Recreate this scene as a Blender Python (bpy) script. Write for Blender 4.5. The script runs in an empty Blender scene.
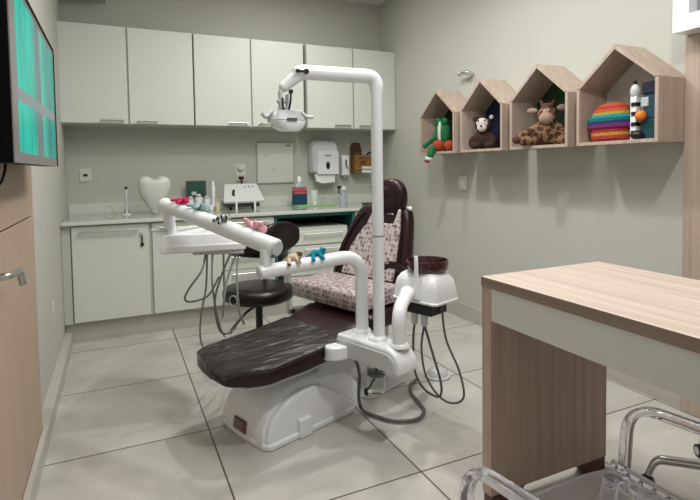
import bpy, bmesh, math, random
from mathutils import Vector, Matrix
random.seed(7)
S = bpy.context.scene
C = S.collection
PI = math.pi

# ------------------------------------------------------------------ camera
def cam_matrix(yaw, pitch, roll):
    cy, sy = math.cos(yaw), math.sin(yaw); cp, sp = math.cos(pitch), math.sin(pitch)
    f = Vector((sy*cp, cy*cp, sp)); r = Vector((cy, -sy, 0)); u = r.cross(f)
    c, s = math.cos(roll), math.sin(roll)
    r2 = c*r + s*u; u2 = -s*r + c*u
    return Matrix((r2, u2, -f)).transposed().to_4x4()
cd = bpy.data.cameras.new('camera'); cam = bpy.data.objects.new('camera', cd); C.objects.link(cam)
cam.matrix_world = Matrix.Translation((0, 0, 1.22)) @ cam_matrix(math.radians(24.742), math.radians(-2.551), math.radians(-0.827))
cd.sensor_width = 36; cd.lens = 507.66/700*36; cd.shift_y = -59.0/700; cd.clip_start = 0.02
S.camera = cam

# ------------------------------------------------------------------ world, lights, exposure
w = bpy.data.worlds.new('world'); S.world = w; w.use_nodes = True
w.node_tree.nodes['Background'].inputs[0].default_value = (0.93, 0.96, 1.0, 1)
w.node_tree.nodes['Background'].inputs[1].default_value = 0.45
def area(name, loc, size, power, col=(1, 0.988, 0.965), spread=180):
    l = bpy.data.lights.new(name, 'AREA'); l.shape = 'DISK'; l.size = size; l.energy = power; l.color = col; l.spread = math.radians(spread)
    o = bpy.data.objects.new(name, l); C.objects.link(o); o.location = loc
    return o
area('ceiling_lamp_middle', (1.35, 2.62, 2.88), 0.12, 13, spread=150)
area('ceiling_lamp_back', (1.35, 3.66, 2.88), 0.14, 9)
area('ceiling_lamp_front', (1.20, 0.75, 2.88), 0.22, 18)
area('ceiling_lamp_left', (0.30, 2.95, 2.88), 0.25, 4.5)
area('soft_fill', (1.15, 1.90, 2.885), 1.6, 26)  # added fill light, unseen, only there to soften and lift the shadows
S.view_settings.view_transform = 'Standard'; S.view_settings.look = 'None'
S.view_settings.exposure = 0.30; S.view_settings.gamma = 1.0; S.view_settings.use_curve_mapping = False

# ------------------------------------------------------------------ materials
def mat(name, col, rough=0.5, metal=0.0, bump=0.0, bscale=60, var=0.0, vscale=8, coat=0.0, trans=0.0, ior=1.45, spec=0.5, emis=None, estr=0):
    m = bpy.data.materials.new(name); m.use_nodes = True; nt = m.node_tree; b = nt.nodes['Principled BSDF']
    b.inputs['Base Color'].default_value = (*col, 1); b.inputs['Roughness'].default_value = rough
    b.inputs['Metallic'].default_value = metal; b.inputs['Coat Weight'].default_value = coat
    b.inputs['Coat Roughness'].default_value = 0.12
    b.inputs['Transmission Weight'].default_value = trans; b.inputs['IOR'].default_value = ior
    b.inputs['Specular IOR Level'].default_value = spec
    if emis:
        b.inputs['Emission Color'].default_value = (*emis, 1); b.inputs['Emission Strength'].default_value = estr
    tc = nt.nodes.new('ShaderNodeTexCoord')
    if var:
        n = nt.nodes.new('ShaderNodeTexNoise'); n.inputs['Scale'].default_value = vscale; n.inputs['Detail'].default_value = 5
        nt.links.new(tc.outputs['Object'], n.inputs['Vector'])
        mx = nt.nodes.new('ShaderNodeMix'); mx.data_type = 'RGBA'
        mx.inputs['A'].default_value = (*[c*(1-var) for c in col], 1); mx.inputs['B'].default_value = (*[min(1, c*(1+var)) for c in col], 1)
        nt.links.new(n.outputs['Fac'], mx.inputs['Factor']); nt.links.new(mx.outputs['Result'], b.inputs['Base Color'])
    if bump:
        n = nt.nodes.new('ShaderNodeTexNoise'); n.inputs['Scale'].default_value = bscale; n.inputs['Detail'].default_value = 4
        nt.links.new(tc.outputs['Object'], n.inputs['Vector'])
        bp = nt.nodes.new('ShaderNodeBump'); bp.inputs['Strength'].default_value = bump; bp.inputs['Distance'].default_value = 0.01
        nt.links.new(n.outputs['Fac'], bp.inputs['Height']); nt.links.new(bp.outputs['Normal'], b.inputs['Normal'])
    return m

def wood(name, c1, c2, axis='z', rough=0.45, scale=1.0):
    m = bpy.data.materials.new(name); m.use_nodes = True; nt = m.node_tree; b = nt.nodes['Principled BSDF']
    tc = nt.nodes.new('ShaderNodeTexCoord'); mp = nt.nodes.new('ShaderNodeMapping')
    sc = {'x': (1.2, 42, 42), 'y': (42, 1.2, 42), 'z': (42, 42, 1.2)}[axis]
    mp.inputs['Scale'].default_value = tuple(v*scale for v in sc)
    n = nt.nodes.new('ShaderNodeTexNoise'); n.inputs['Scale'].default_value = 1.0; n.inputs['Detail'].default_value = 6; n.inputs['Roughness'].default_value = 0.65
    r = nt.nodes.new('ShaderNodeValToRGB'); r.color_ramp.elements[0].position = 0.30; r.color_ramp.elements[1].position = 0.72
    r.color_ramp.elements[0].color = (*c1, 1); r.color_ramp.elements[1].color = (*c2, 1)
    L = nt.links.new
    L(tc.outputs['Object'], mp.inputs['Vector']); L(mp.outputs['Vector'], n.inputs['Vector']); L(n.outputs['Fac'], r.inputs['Fac']); L(r.outputs['Color'], b.inputs['Base Color'])
    bp = nt.nodes.new('ShaderNodeBump'); bp.inputs['Strength'].default_value = 0.08; bp.inputs['Distance'].default_value = 0.004
    L(n.outputs['Fac'], bp.inputs['Height']); L(bp.outputs['Normal'], b.inputs['Normal'])
    b.inputs['Roughness'].default_value = rough
    return m

def tile_mat():
    m = bpy.data.materials.new('porcelain_tiles'); m.use_nodes = True; nt = m.node_tree; b = nt.nodes['Principled BSDF']; L = nt.links.new
    tc = nt.nodes.new('ShaderNodeTexCoord'); sp = nt.nodes.new('ShaderNodeSeparateXYZ'); L(tc.outputs['Object'], sp.inputs[0])
    def grid(out, off, size):
        a = nt.nodes.new('ShaderNodeMath'); a.operation = 'SUBTRACT'; a.inputs[1].default_value = off; L(out, a.inputs[0])
        d = nt.nodes.new('ShaderNodeMath'); d.operation = 'DIVIDE'; d.inputs[1].default_value = size; L(a.outputs[0], d.inputs[0])
        f = nt.nodes.new('ShaderNodeMath'); f.operation = 'FLOOR'; L(d.outputs[0], f.inputs[0])
        pp = nt.nodes.new('ShaderNodeMath'); pp.operation = 'PINGPONG'; pp.inputs[1].default_value = 0.5; L(d.outputs[0], pp.inputs[0])
        c = nt.nodes.new('ShaderNodeMath'); c.operation = 'LESS_THAN'; c.inputs[1].default_value = 0.0036/size; L(pp.outputs[0], c.inputs[0])
        return c.outputs[0], f.outputs[0]
    gx, fx = grid(sp.outputs['X'], 0.362, 0.713); gy, fy = grid(sp.outputs['Y'], 0.968, 0.722)
    mx = nt.nodes.new('ShaderNodeMath'); mx.operation = 'MAXIMUM'; L(gx, mx.inputs[0]); L(gy, mx.inputs[1])
    cell = nt.nodes.new('ShaderNodeCombineXYZ'); L(fx, cell.inputs[0]); L(fy, cell.inputs[1])
    wn = nt.nodes.new('ShaderNodeTexWhiteNoise'); L(cell.outputs[0], wn.inputs['Vector'])
    ad = nt.nodes.new('ShaderNodeVectorMath'); ad.operation = 'MULTIPLY_ADD'; ad.inputs[1].default_value = (7, 7, 7)
    L(wn.outputs['Color'], ad.inputs[0]); L(tc.outputs['Object'], ad.inputs[2])
    n = nt.nodes.new('ShaderNodeTexNoise'); n.inputs['Scale'].default_value = 2.2; n.inputs['Detail'].default_value = 8; n.inputs['Roughness'].default_value = 0.62; n.inputs['Distortion'].default_value = 1.0
    L(ad.outputs[0], n.inputs['Vector'])
    r = nt.nodes.new('ShaderNodeValToRGB'); r.color_ramp.elements[0].position = 0.3; r.color_ramp.elements[1].position = 0.7
    r.color_ramp.elements[0].color = (0.40, 0.385, 0.355, 1); r.color_ramp.elements[1].color = (0.56, 0.54, 0.505, 1)
    L(n.outputs['Fac'], r.inputs['Fac'])
    mix = nt.nodes.new('ShaderNodeMix'); mix.data_type = 'RGBA'; L(mx.outputs[0], mix.inputs['Factor']); L(r.outputs['Color'], mix.inputs['A']); mix.inputs['B'].default_value = (0.09, 0.08, 0.065, 1)
    L(mix.outputs['Result'], b.inputs['Base Color']); b.inputs['Roughness'].default_value = 0.27
    return m

def floral_mat():
    m = bpy.data.materials.new('floral_print'); m.use_nodes = True; nt = m.node_tree; b = nt.nodes['Principled BSDF']; L = nt.links.new
    tc = nt.nodes.new('ShaderNodeTexCoord')
    v = nt.nodes.new('ShaderNodeTexVoronoi'); v.inputs['Scale'].default_value = 40; v.inputs['Randomness'].default_value = 0.5
    n = nt.nodes.new('ShaderNodeTexNoise'); n.inputs['Scale'].default_value = 90
    ad = nt.nodes.new('ShaderNodeVectorMath'); ad.operation = 'MULTIPLY_ADD'; ad.inputs[1].default_value = (.02, .02, .02)
    L(tc.outputs['Object'], n.inputs['Vector']); L(n.outputs['Color'], ad.inputs[0]); L(tc.outputs['Object'], ad.inputs[2]); L(ad.outputs[0], v.inputs['Vector'])
    r = nt.nodes.new('ShaderNodeValToRGB'); e = r.color_ramp.elements
    e[0].position = 0.0; e[0].color = (0.09, 0.055, 0.06, 1); e[1].position = 0.66; e[1].color = (0.56, 0.49, 0.48, 1)
    k = e.new(0.28); k.color = (0.19, 0.13, 0.14, 1); k = e.new(0.46); k.color = (0.46, 0.37, 0.37, 1)
    L(v.outputs['Distance'], r.inputs['Fac'])
    L(r.outputs['Color'], b.inputs['Base Color']); b.inputs['Roughness'].default_value = 0.45
    b.inputs['Coat Weight'].default_value = 0.7; b.inputs['Coat Roughness'].default_value = 0.12
    n2 = nt.nodes.new('ShaderNodeTexNoise'); n2.inputs['Scale'].default_value = 16; n2.inputs['Detail'].default_value = 3; n2.inputs['Distortion'].default_value = 2
    L(tc.outputs['Object'], n2.inputs['Vector'])
    bp = nt.nodes.new('ShaderNodeBump'); bp.inputs['Strength'].default_value = 0.8; bp.inputs['Distance'].default_value = 0.02
    L(n2.outputs['Fac'], bp.inputs['Height']); L(bp.outputs['Normal'], b.inputs['Coat Normal'])
    return m

def film_mat():
    m = bpy.data.materials.new('plastic_film_over_leather'); m.use_nodes = True; nt = m.node_tree; b = nt.nodes['Principled BSDF']; L = nt.links.new
    tc = nt.nodes.new('ShaderNodeTexCoord'); mp = nt.nodes.new('ShaderNodeMapping'); mp.inputs['Scale'].default_value = (3.2, 8, 5); mp.inputs['Rotation'].default_value = (0, 0, .5)
    n = nt.nodes.new('ShaderNodeTexNoise'); n.inputs['Scale'].default_value = 1.3; n.inputs['Detail'].default_value = 5; n.inputs['Distortion'].default_value = 2.2
    L(tc.outputs['Object'], mp.inputs['Vector']); L(mp.outputs[0], n.inputs['Vector'])
    bp = nt.nodes.new('ShaderNodeBump'); bp.inputs['Strength'].default_value = 0.6; bp.inputs['Distance'].default_value = 0.035
    L(n.outputs['Fac'], bp.inputs['Height']); L(bp.outputs['Normal'], b.inputs['Normal'])
    b.inputs['Base Color'].default_value = (.020, .0125, .0115, 1); b.inputs['Roughness'].default_value = 0.25; b.inputs['Specular IOR Level'].default_value = .6
    return m

def band_mat(name, bands, axis, z0, z1, rough=0.9):
    m = bpy.data.materials.new(name); m.use_nodes = True; nt = m.node_tree; b = nt.nodes['Principled BSDF']; L = nt.links.new
    tc = nt.nodes.new('ShaderNodeTexCoord'); sp = nt.nodes.new('ShaderNodeSeparateXYZ'); L(tc.outputs['Object'], sp.inputs[0])
    mr = nt.nodes.new('ShaderNodeMapRange'); mr.inputs['From Min'].default_value = z0; mr.inputs['From Max'].default_value = z1
    L(sp.outputs[axis], mr.inputs['Value'])
    r = nt.nodes.new('ShaderNodeValToRGB'); r.color_ramp.interpolation = 'CONSTANT'; e = r.color_ramp.elements
    e[0].position = 0; e[0].color = (*bands[0], 1); e[1].position = 1/len(bands); e[1].color = (*bands[1], 1)
    for i, c in enumerate(bands[2:], 2):
        k = e.new(i/len(bands)); k.color = (*c, 1)
    L(mr.outputs[0], r.inputs['Fac']); L(r.outputs['Color'], b.inputs['Base Color']); b.inputs['Roughness'].default_value = rough
    v = nt.nodes.new('ShaderNodeTexVoronoi'); v.inputs['Scale'].default_value = 90; L(tc.outputs['Object'], v.inputs['Vector'])
    bp = nt.nodes.new('ShaderNodeBump'); bp.inputs['Strength'].default_value = 0.6; bp.inputs['Distance'].default_value = 0.006
    L(v.outputs['Distance'], bp.inputs['Height']); L(bp.outputs['Normal'], b.inputs['Normal'])
    return m

def spot_mat(name, base, spot, scale=40, th=0.35):
    m = bpy.data.materials.new(name); m.use_nodes = True; nt = m.node_tree; b = nt.nodes['Principled BSDF']; L = nt.links.new
    tc = nt.nodes.new('ShaderNodeTexCoord'); v = nt.nodes.new('ShaderNodeTexVoronoi'); v.inputs['Scale'].default_value = scale; L(tc.outputs['Object'], v.inputs['Vector'])
    r = nt.nodes.new('ShaderNodeValToRGB'); r.color_ramp.interpolation = 'CONSTANT'
    r.color_ramp.elements[0].color = (*spot, 1); r.color_ramp.elements[1].color = (*base, 1); r.color_ramp.elements[1].position = th
    L(v.outputs['Distance'], r.inputs['Fac']); L(r.outputs['Color'], b.inputs['Base Color']); b.inputs['Roughness'].default_value = 0.95
    return m

def screen_mat():
    m = bpy.data.materials.new('screen_picture'); m.use_nodes = True; nt = m.node_tree; b = nt.nodes['Principled BSDF']; L = nt.links.new
    tc = nt.nodes.new('ShaderNodeTexCoord'); sp = nt.nodes.new('ShaderNodeSeparateXYZ'); L(tc.outputs['Object'], sp.inputs[0])
    mr = nt.nodes.new('ShaderNodeMapRange'); mr.inputs['From Min'].default_value = -.45; mr.inputs['From Max'].default_value = .47; L(sp.outputs['Y'], mr.inputs['Value'])
    r = nt.nodes.new('ShaderNodeValToRGB'); e = r.color_ramp.elements
    t1 = (0.0, 0.40, 0.30, 1); t2 = (0.0, 0.27, 0.21, 1); g = (0.13, 0.17, 0.17, 1)
    e[0].position = 0; e[0].color = t2; e[1].position = 1; e[1].color = t2
    for p, c in ((.06, t1), (.36, t1), (.46, g), (.54, g), (.60, (.06, .40, .31, 1)), (.75, t2), (.8, g), (.84, t2)):
        k = e.new(p); k.color = c
    L(mr.outputs[0], r.inputs['Fac'])
    mp = nt.nodes.new('ShaderNodeMapping'); mp.inputs['Scale'].default_value = (1, 9, 2.2); L(tc.outputs['Object'], mp.inputs['Vector'])
    n = nt.nodes.new('ShaderNodeTexNoise'); n.inputs['Scale'].default_value = 2.0; n.inputs['Detail'].default_value = 4; L(mp.outputs[0], n.inputs['Vector'])
    ml = nt.nodes.new('ShaderNodeMix'); ml.data_type = 'RGBA'; ml.blend_type = 'MULTIPLY'; ml.inputs['Factor'].default_value = 0.7
    r2 = nt.nodes.new('ShaderNodeValToRGB'); r2.color_ramp.elements[0].position = .35; r2.color_ramp.elements[0].color = (.45, .55, .55, 1); r2.color_ramp.elements[1].position = .6
    L(n.outputs['Fac'], r2.inputs['Fac']); L(r.outputs['Color'], ml.inputs['A']); L(r2.outputs['Color'], ml.inputs['B'])
    # grey diagonal band across the picture
    a = nt.nodes.new('ShaderNodeMath'); a.operation = 'MULTIPLY_ADD'; a.inputs[1].default_value = -0.02; L(sp.outputs['Y'], a.inputs[0]); L(sp.outputs['Z'], a.inputs[2])
    s1 = nt.nodes.new('ShaderNodeMath'); s1.operation = 'COMPARE'; s1.inputs[1].default_value = -.065; s1.inputs[2].default_value = 0.017; L(a.outputs[0], s1.inputs[0])
    m2 = nt.nodes.new('ShaderNodeMix'); m2.data_type = 'RGBA'; L(s1.outputs[0], m2.inputs['Factor']); L(ml.outputs['Result'], m2.inputs['A']); m2.inputs['B'].default_value = (.17, .19, .20, 1)
    b.inputs['Base Color'].default_value = (.01, .01, .01, 1); b.inputs['Roughness'].default_value = 0.35; b.inputs['Specular IOR Level'].default_value = 0.15
    L(m2.outputs['Result'], b.inputs['Emission Color']); b.inputs['Emission Strength'].default_value = 1.0
    return m

M = {}
M['wall'] = mat('wall_paint', (0.50, 0.50, 0.45), 0.75, bump=0.05, bscale=120)
M['wall_l'] = M['wall']
M['ceil'] = mat('ceiling_paint', (0.70, 0.70, 0.66), 0.8)
M['lam'] = mat('off_white_laminate', (0.64, 0.66, 0.60), 0.38)
M['lam2'] = mat('off_white_laminate_carcass', (0.52, 0.52, 0.47), 0.5)
M['gap'] = mat('dark_gap', (0.05, 0.05, 0.045), 0.8)
M['tile'] = tile_mat()
M['skirt'] = mat('skirting_porcelain', (0.46, 0.44, 0.39), 0.35, var=0.08, vscale=4)
M['counter'] = mat('polished_grey_stone', (0.36, 0.38, 0.35), 0.12, var=0.15, vscale=30)
M['cedge'] = mat('stone_edge', (0.62, 0.64, 0.58), 0.3)
M['wood'] = wood('pale_oak_laminate', (0.34, 0.245, 0.185), (0.56, 0.44, 0.355), 'z')
M['wood_y'] = wood('pale_oak_laminate_long', (0.50, 0.385, 0.315), (0.74, 0.63, 0.555), 'y', rough=0.4)
M['wood_h'] = wood('house_oak', (0.36, 0.275, 0.215), (0.54, 0.44, 0.36), 'z', rough=0.5)
M['wood_d'] = wood('wardrobe_oak', (0.36, 0.26, 0.185), (0.47, 0.36, 0.265), 'z', rough=0.5, scale=.8)
M['wood_leg'] = wood('brown_oak', (0.40, 0.28, 0.21), (0.56, 0.42, 0.335), 'z')
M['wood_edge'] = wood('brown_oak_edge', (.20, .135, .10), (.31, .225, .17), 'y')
M['apron'] = mat('warm_white_laminate', (.66, .64, .59), .4)
M['foot'] = wood('dark_red_wood', (.07, .028, .018), (.13, .06, .04), 'x')
M['white'] = mat('glossy_white_plastic', (0.82, 0.83, 0.84), 0.22, coat=0.3)
M['tubew'] = mat('white_enamel', (0.83, 0.84, 0.85), 0.3, coat=0.2)
M['lampg'] = mat('lamp_grey', (0.34, 0.35, 0.35), 0.3)
M['grayw'] = mat('grey_white_plastic', (0.55, 0.56, 0.56), 0.35)
M['leather'] = mat('dark_brown_leather', (0.018, 0.0042, 0.005), 0.36, bump=0.55, bscale=9, coat=0.12, spec=.35)
M['leather2'] = mat('near_black_brown_leather', (0.0085, 0.0035, 0.0035), 0.35, bump=0.3, bscale=12, coat=0.1, spec=.4)
M['film'] = film_mat()
M['chrome'] = mat('chrome', (0.75, 0.75, 0.75), 0.15, metal=1)
M['steel'] = mat('brushed_steel', (0.55, 0.55, 0.53), 0.3, metal=1)
M['black'] = mat('black_plastic', (0.008, 0.008, 0.008), 0.4)
M['tvb'] = mat('tv_black', (0.002, 0.002, 0.002), 0.6, spec=.1)
M['tvf'] = mat('tv_silver_frame', (0.22, 0.20, 0.20), 0.35)
M['hose'] = mat('grey_hose', (0.10, 0.105, 0.10), 0.45)
M['hose2'] = mat('light_grey_hose', (0.26, 0.27, 0.26), 0.45)
M['wine'] = mat('wine_red_bowl', (0.040, 0.002, 0.005), 0.12, coat=0.6)
M['acryl'] = mat('clear_acrylic', (0.90, 0.89, 0.94), 0.035, trans=.97, ior=1.45)
M['clear'] = mat('clear_plastic', (0.93, 0.96, 0.96), 0.05, trans=1.0, ior=1.2)
M['floral'] = floral_mat()
M['screen'] = screen_mat()
M['teal'] = mat('teal_lining', (0.015, 0.13, 0.13), 0.5)
M['glass'] = mat('lamp_glass', (0.85, 0.88, 0.88), 0.1, trans=0.6)
M['red'] = mat('dark_red_label', (0.16, 0.05, 0.06), 0.5)

# ------------------------------------------------------------------ mesh helpers
MW = {}
XF = [Matrix()]          # survey correction applied to a group of things as they are built
def axes(ax=1, bx=0, ay=1, by=0, az=1, bz=0): return Matrix(((ax, 0, 0, bx), (0, ay, 0, by), (0, 0, az, bz), (0, 0, 0, 1)))
def setxf(m=None): XF[0] = m or Matrix()
def reg(o, m): MW[o.name] = m
def thing(name, label, cat, loc=(0, 0, 0), rotz=0, group=None):
    loc = tuple(XF[0] @ Vector(loc))
    o = bpy.data.objects.new(name, None); C.objects.link(o); o.empty_display_size = 0.05
    o.location = loc; o.rotation_euler = (0, 0, rotz); o['label'] = label; o['category'] = cat
    if group: o['group'] = group
    reg(o, Matrix.Translation(loc) @ Matrix.Rotation(rotz, 4, 'Z')); return o
def obj(name, bm, m, parent=None, bev=0, seg=2, label=None, smooth=40, sub=0, origin=None, mods=None, kind=None):
    bmesh.ops.recalc_face_normals(bm, faces=bm.faces[:])
    if origin: origin = tuple(XF[0] @ Vector(origin))
    base = MW[parent.name] if parent else (Matrix.Translation(origin) if origin else Matrix())
    bm.transform(XF[0])
    bm.transform(base.inverted())
    me = bpy.data.meshes.new(name); bm.to_mesh(me); bm.free()
    for p in me.polygons: p.use_smooth = True
    me.set_sharp_from_angle(angle=math.radians(smooth))
    ms = m if isinstance(m, (list, tuple)) else [m]
    for x in ms: me.materials.append(x)
    o = bpy.data.objects.new(name, me); C.objects.link(o)
    if parent: o.parent = parent; reg(o, base)
    else:
        if origin: o.location = origin
        reg(o, base)
    if bev:
        b = o.modifiers.new('bevel', 'BEVEL'); b.width = bev; b.segments = seg; b.limit_method = 'ANGLE'; b.angle_limit = math.radians(35)
        b.harden_normals = False
    if sub:
        s = o.modifiers.new('sub', 'SUBSURF'); s.levels = sub; s.render_levels = sub
    if mods: mods(o)
    if label: o['label'] = label
    if kind: o['kind'] = kind
    return o
def single(name, bm, m, label, cat, origin, group=None, **k):
    o = obj(name, bm, m, None, origin=origin, **k); o['label'] = label; o['category'] = cat
    if group: o['group'] = group
    return o
def struct(name, bm, m, **k): return obj(name, bm, m, kind='structure', **k)
def nb(): return bmesh.new()
def box(bm, x0, x1, y0, y1, z0, z1, mi=0, mx=None):
    v = [bm.verts.new(p) for p in [(x0,y0,z0),(x1,y0,z0),(x1,y1,z0),(x0,y1,z0),(x0,y0,z1),(x1,y0,z1),(x1,y1,z1),(x0,y1,z1)]]
    if mx is not None:
        for q in v: q.co = mx @ q.co
    for f in [(0,3,2,1),(4,5,6,7),(0,1,5,4),(1,2,6,5),(2,3,7,6),(3,0,4,7)]:
        fc = bm.faces.new([v[i] for i in f]); fc.material_index = mi
    return bm
def B(*a, **k): return box(nb(), *a, **k)
def prism(bm, pts, vec, mi=0):
    a = [bm.verts.new(p) for p in pts]; b = [bm.verts.new(Vector(p)+Vector(vec)) for p in pts]
    n = len(a)
    fs = [bm.faces.new(a), bm.faces.new(b[::-1])]
    for i in range(n): fs.append(bm.faces.new([a[i], a[(i+1) % n], b[(i+1) % n], b[i]]))
    for f in fs: f.material_index = mi
    return bm
def loft(bm, rings, cap=True, close=False, mi=0):
    R = [[bm.verts.new(p) for p in r] for r in rings]; n = len(R[0])
    rr = list(zip(R, R[1:])) + ([(R[-1], R[0])] if close else [])
    for a, b in rr:
        for i in range(n):
            f = bm.faces.new([a[i], a[(i+1) % n], b[(i+1) % n], b[i]]); f.material_index = mi
    if cap and not close:
        f = bm.faces.new(R[0][::-1]); f.material_index = mi; f = bm.faces.new(R[-1]); f.material_index = mi
    return bm
def ring(c, a1, a2, ra, rb, e=2.0, N=24):
    c, a1, a2 = Vector(c), Vector(a1), Vector(a2); out = []
    for i in range(N):
        t = 2*PI*i/N; ct, st = math.cos(t), math.sin(t)
        out.append(c + a1*ra*math.copysign(abs(ct)**(2/e), ct) + a2*rb*math.copysign(abs(st)**(2/e), st))
    return out
def spline(pts, k=8):
    P = [Vector(p) for p in pts]; P = [2*P[0]-P[1]] + P + [2*P[-1]-P[-2]]; out = []
    for i in range(1, len(P)-2):
        for j in range(k):
            t = j/k; a, b, c, d = P[i-1:i+3]
            out.append(0.5*((2*b)+(c-a)*t+(2*a-5*b+4*c-d)*t*t+(3*b-a-3*c+d)*t**3))
    out.append(P[-2]); return out
def fillet(pts, r, k=8):
    P = [Vector(p) for p in pts]; out = [P[0]]
    for i in range(1, len(P)-1):
        a, b, c = P[i-1:i+2]; d1 = (a-b).normalized(); d2 = (c-b).normalized()
        q = min(r, (a-b).length*.49, (c-b).length*.49); s, e = b+d1*q, b+d2*q
        for j in range(k+1):
            t = j/k; out.append((1-t)**2*s + 2*t*(1-t)*b + t*t*e)
    out.append(P[-1]); return out
def tube(bm, pts, r, seg=12, flat=1.0, mi=0, closed=False):
    P = [Vector(p) for p in pts]; n = len(P); rad = r if isinstance(r, (list, tuple)) else [r]*n
    if len(rad) != n: rad = [rad[0] + (rad[-1]-rad[0])*i/(n-1) for i in range(n)]
    T = [((P[(i+1) % n]-P[i-1]) if closed else (P[min(i+1, n-1)]-P[max(i-1, 0)])).normalized() for i in range(n)]
    up = Vector((0, 0, 1)) if abs(T[0].z) < .9 else Vector((1, 0, 0))
    s = T[0].cross(up).normalized(); rings = []
    for i in range(n):
        s = (s - T[i]*s.dot(T[i])).normalized(); u = s.cross(T[i])
        rings.append([P[i] + rad[i]*(math.cos(2*PI*j/seg)*s*flat + math.sin(2*PI*j/seg)*u) for j in range(seg)])
    return loft(bm, rings, mi=mi, close=closed)
def T_(pts, r, **k): return tube(nb(), pts, r, **k)
def cyl(bm, p0, p1, r0, r1=None, seg=24, mi=0): return tube(bm, [p0, p1], [r0, r0 if r1 is None else r1], seg=seg, mi=mi)
def sph(bm, c, rx, ry=None, rz=None, seg=20, mi=0, mx=None):
    ry = rx if ry is None else ry; rz = rx if rz is None else rz
    r = bmesh.ops.create_uvsphere(bm, u_segments=seg, v_segments=max(8, seg*2//3), radius=1)
    for v in r['verts']:
        q = Vector((v.co.x*rx, v.co.y*ry, v.co.z*rz))
        if mx is not None: q = mx @ q
        v.co = q + Vector(c)
        for f in v.link_faces: f.material_index = mi
    return bm
def lathe(bm, prof, c, seg=28, mi=0):
    rings = [[(c[0]+max(r, 1e-4)*math.cos(2*PI*i/seg), c[1]+max(r, 1e-4)*math.sin(2*PI*i/seg), c[2]+z) for i in range(seg)] for r, z in prof]
    return loft(bm, rings, mi=mi)
def remesh(vox):
    def f(o):
        r = o.modifiers.new('remesh', 'REMESH'); r.mode = 'VOXEL'; r.voxel_size = vox; r.use_smooth_shade = True
        s = o.modifiers.new('smooth', 'SMOOTH'); s.factor = .5; s.iterations = 3
    return f

# ------------------------------------------------------------------ room
XL, XR, YB, ZC, YF = -0.36, 2.53, 4.71, 2.90, -1.6
struct('floor', B(XL-.1, XR+.1, YF, YB+.1, -0.06, 0), M['tile'])
struct('ceiling', B(XL-.1, XR+.1, YF, YB+.1, ZC, ZC+.06), M['ceil'])
struct('wall_back', B(XL-.1, XR+.1, YB, YB+.08, 0, ZC), M['wall'])
struct('wall_left', B(XL-.08, XL, YF, YB, 0, ZC), M['wall_l'])
struct('wall_right', B(XR, XR+.08, YF, YB, 0, ZC), M['wall'])
struct('baseboard_left', box(B(XL, XL+.050, 2.60, 4.09, 0, 0.085), -.331, -.310, .70, 2.60, 0, .085), M['skirt'], bev=.002)
struct('baseboard_right', B(XR-.014, XR, 1.56, 4.05, 0, 0.115), M['skirt'], bev=.002)
struct('trim_1', B(XL, -0.03, YB-.30, YB, 2.615, ZC), M['wall'], bev=.003)

# ------------------------------------------------------------------ wardrobe on the left
t = thing('wardrobe', 'tall pale wood wardrobe at the left edge, lever handle on its door', 'wardrobe', (XL, 1.9, 0))
obj('carcass', B(XL+.001, XL+.012, 0.7, 2.59, 0.0, 2.5), M['lam2'], t)
obj('door', B(XL+.012, -.332, 1.45, 2.59, 0.02, 1.033), M['wood_d'], t, bev=.002)
u_ = obj('upper_panel', B(XL+.012, -.332, 1.45, 2.59, 1.039, 2.5), M['wood_d'], t, bev=.002)
d2 = obj('door', B(XL+.012, -.336, 0.7, 1.44, 0.02, 2.5), M['lam'], t, bev=.002)
h = tube(nb(), fillet([(-.332, 1.72, .925), (-.290, 1.72, .925), (-.278, 1.84, .918), (-.272, 1.85, .875)], .012, 6), .011, seg=12)
cyl(h, (-.332, 1.72, .925), (-.326, 1.72, .925), .026)
obj('lever_handle', h, M['steel'], t, bev=.004)

# ------------------------------------------------------------------ television
t = thing('television', 'black flat television with silver frame and teal picture on left wall', 'television', (-.22, 1.95, 1.5))
ty0, ty1, tz0, tz1, tx = 1.46, 2.44, 1.246, 1.722, -.220
obj('frame', prism(prism(prism(prism(nb(), [(tx, ty0, tz0), (tx, ty1, tz0), (tx, ty1, tz0+.028), (tx, ty0, tz0+.028)], (-.003, 0, 0)),
    [(tx, ty0, tz1-.02), (tx, ty1, tz1-.02), (tx, ty1, tz1), (tx, ty0, tz1)], (-.003, 0, 0)),
    [(tx, ty0, tz0+.028), (tx, ty0+.075, tz0+.028), (tx, ty0+.075, tz1-.02), (tx, ty0, tz1-.02)], (-.003, 0, 0)),
    [(tx, ty1-.02, tz0+.028), (tx, ty1, tz0+.028), (tx, ty1, tz1-.02), (tx, ty1-.02, tz1-.02)], (-.003, 0, 0)), M['tvf'], t)
bk = nb(); box(bk, tx-.05, tx-.0035, ty0, ty1, tz0, tz1); loft(bk, [ring((tx-.05, (ty0+ty1)/2, 1.495), (0, 1, 0), (0, 0, 1), .485, .232, 6), ring((tx-.085, (ty0+ty1)/2, 1.495), (0, 1, 0), (0, 0, 1), .44, .2, 5)])
obj('back_shell', bk, M['tvb'], t, bev=.003)
bz = nb(); box(bz, tx-.002, tx+.003, ty0, ty1, tz1-.006, tz1+.004); box(bz, tx-.002, tx+.003, ty1-.006, ty1+.004, tz0, tz1)
obj('edge_trim', bz, M['tvb'], t)
obj('screen', B(tx-.0034, tx-.001, ty0+.075, ty1-.02, tz0+.028, tz1-.02), M['screen'], t)
obj('wall_mount', B(-.3315, tx-.086, 1.85, 2.05, 1.40, 1.60), M['black'], t, bev=.004)
cb = nb(); tube(cb, spline([(-.30, 1.66, 1.30), (-.30, 1.70, 1.20), (-.31, 1.80, 1.19), (-.31, 1.88, 1.24), (-.31, 1.86, 1.30)]), .004, seg=8)
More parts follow.
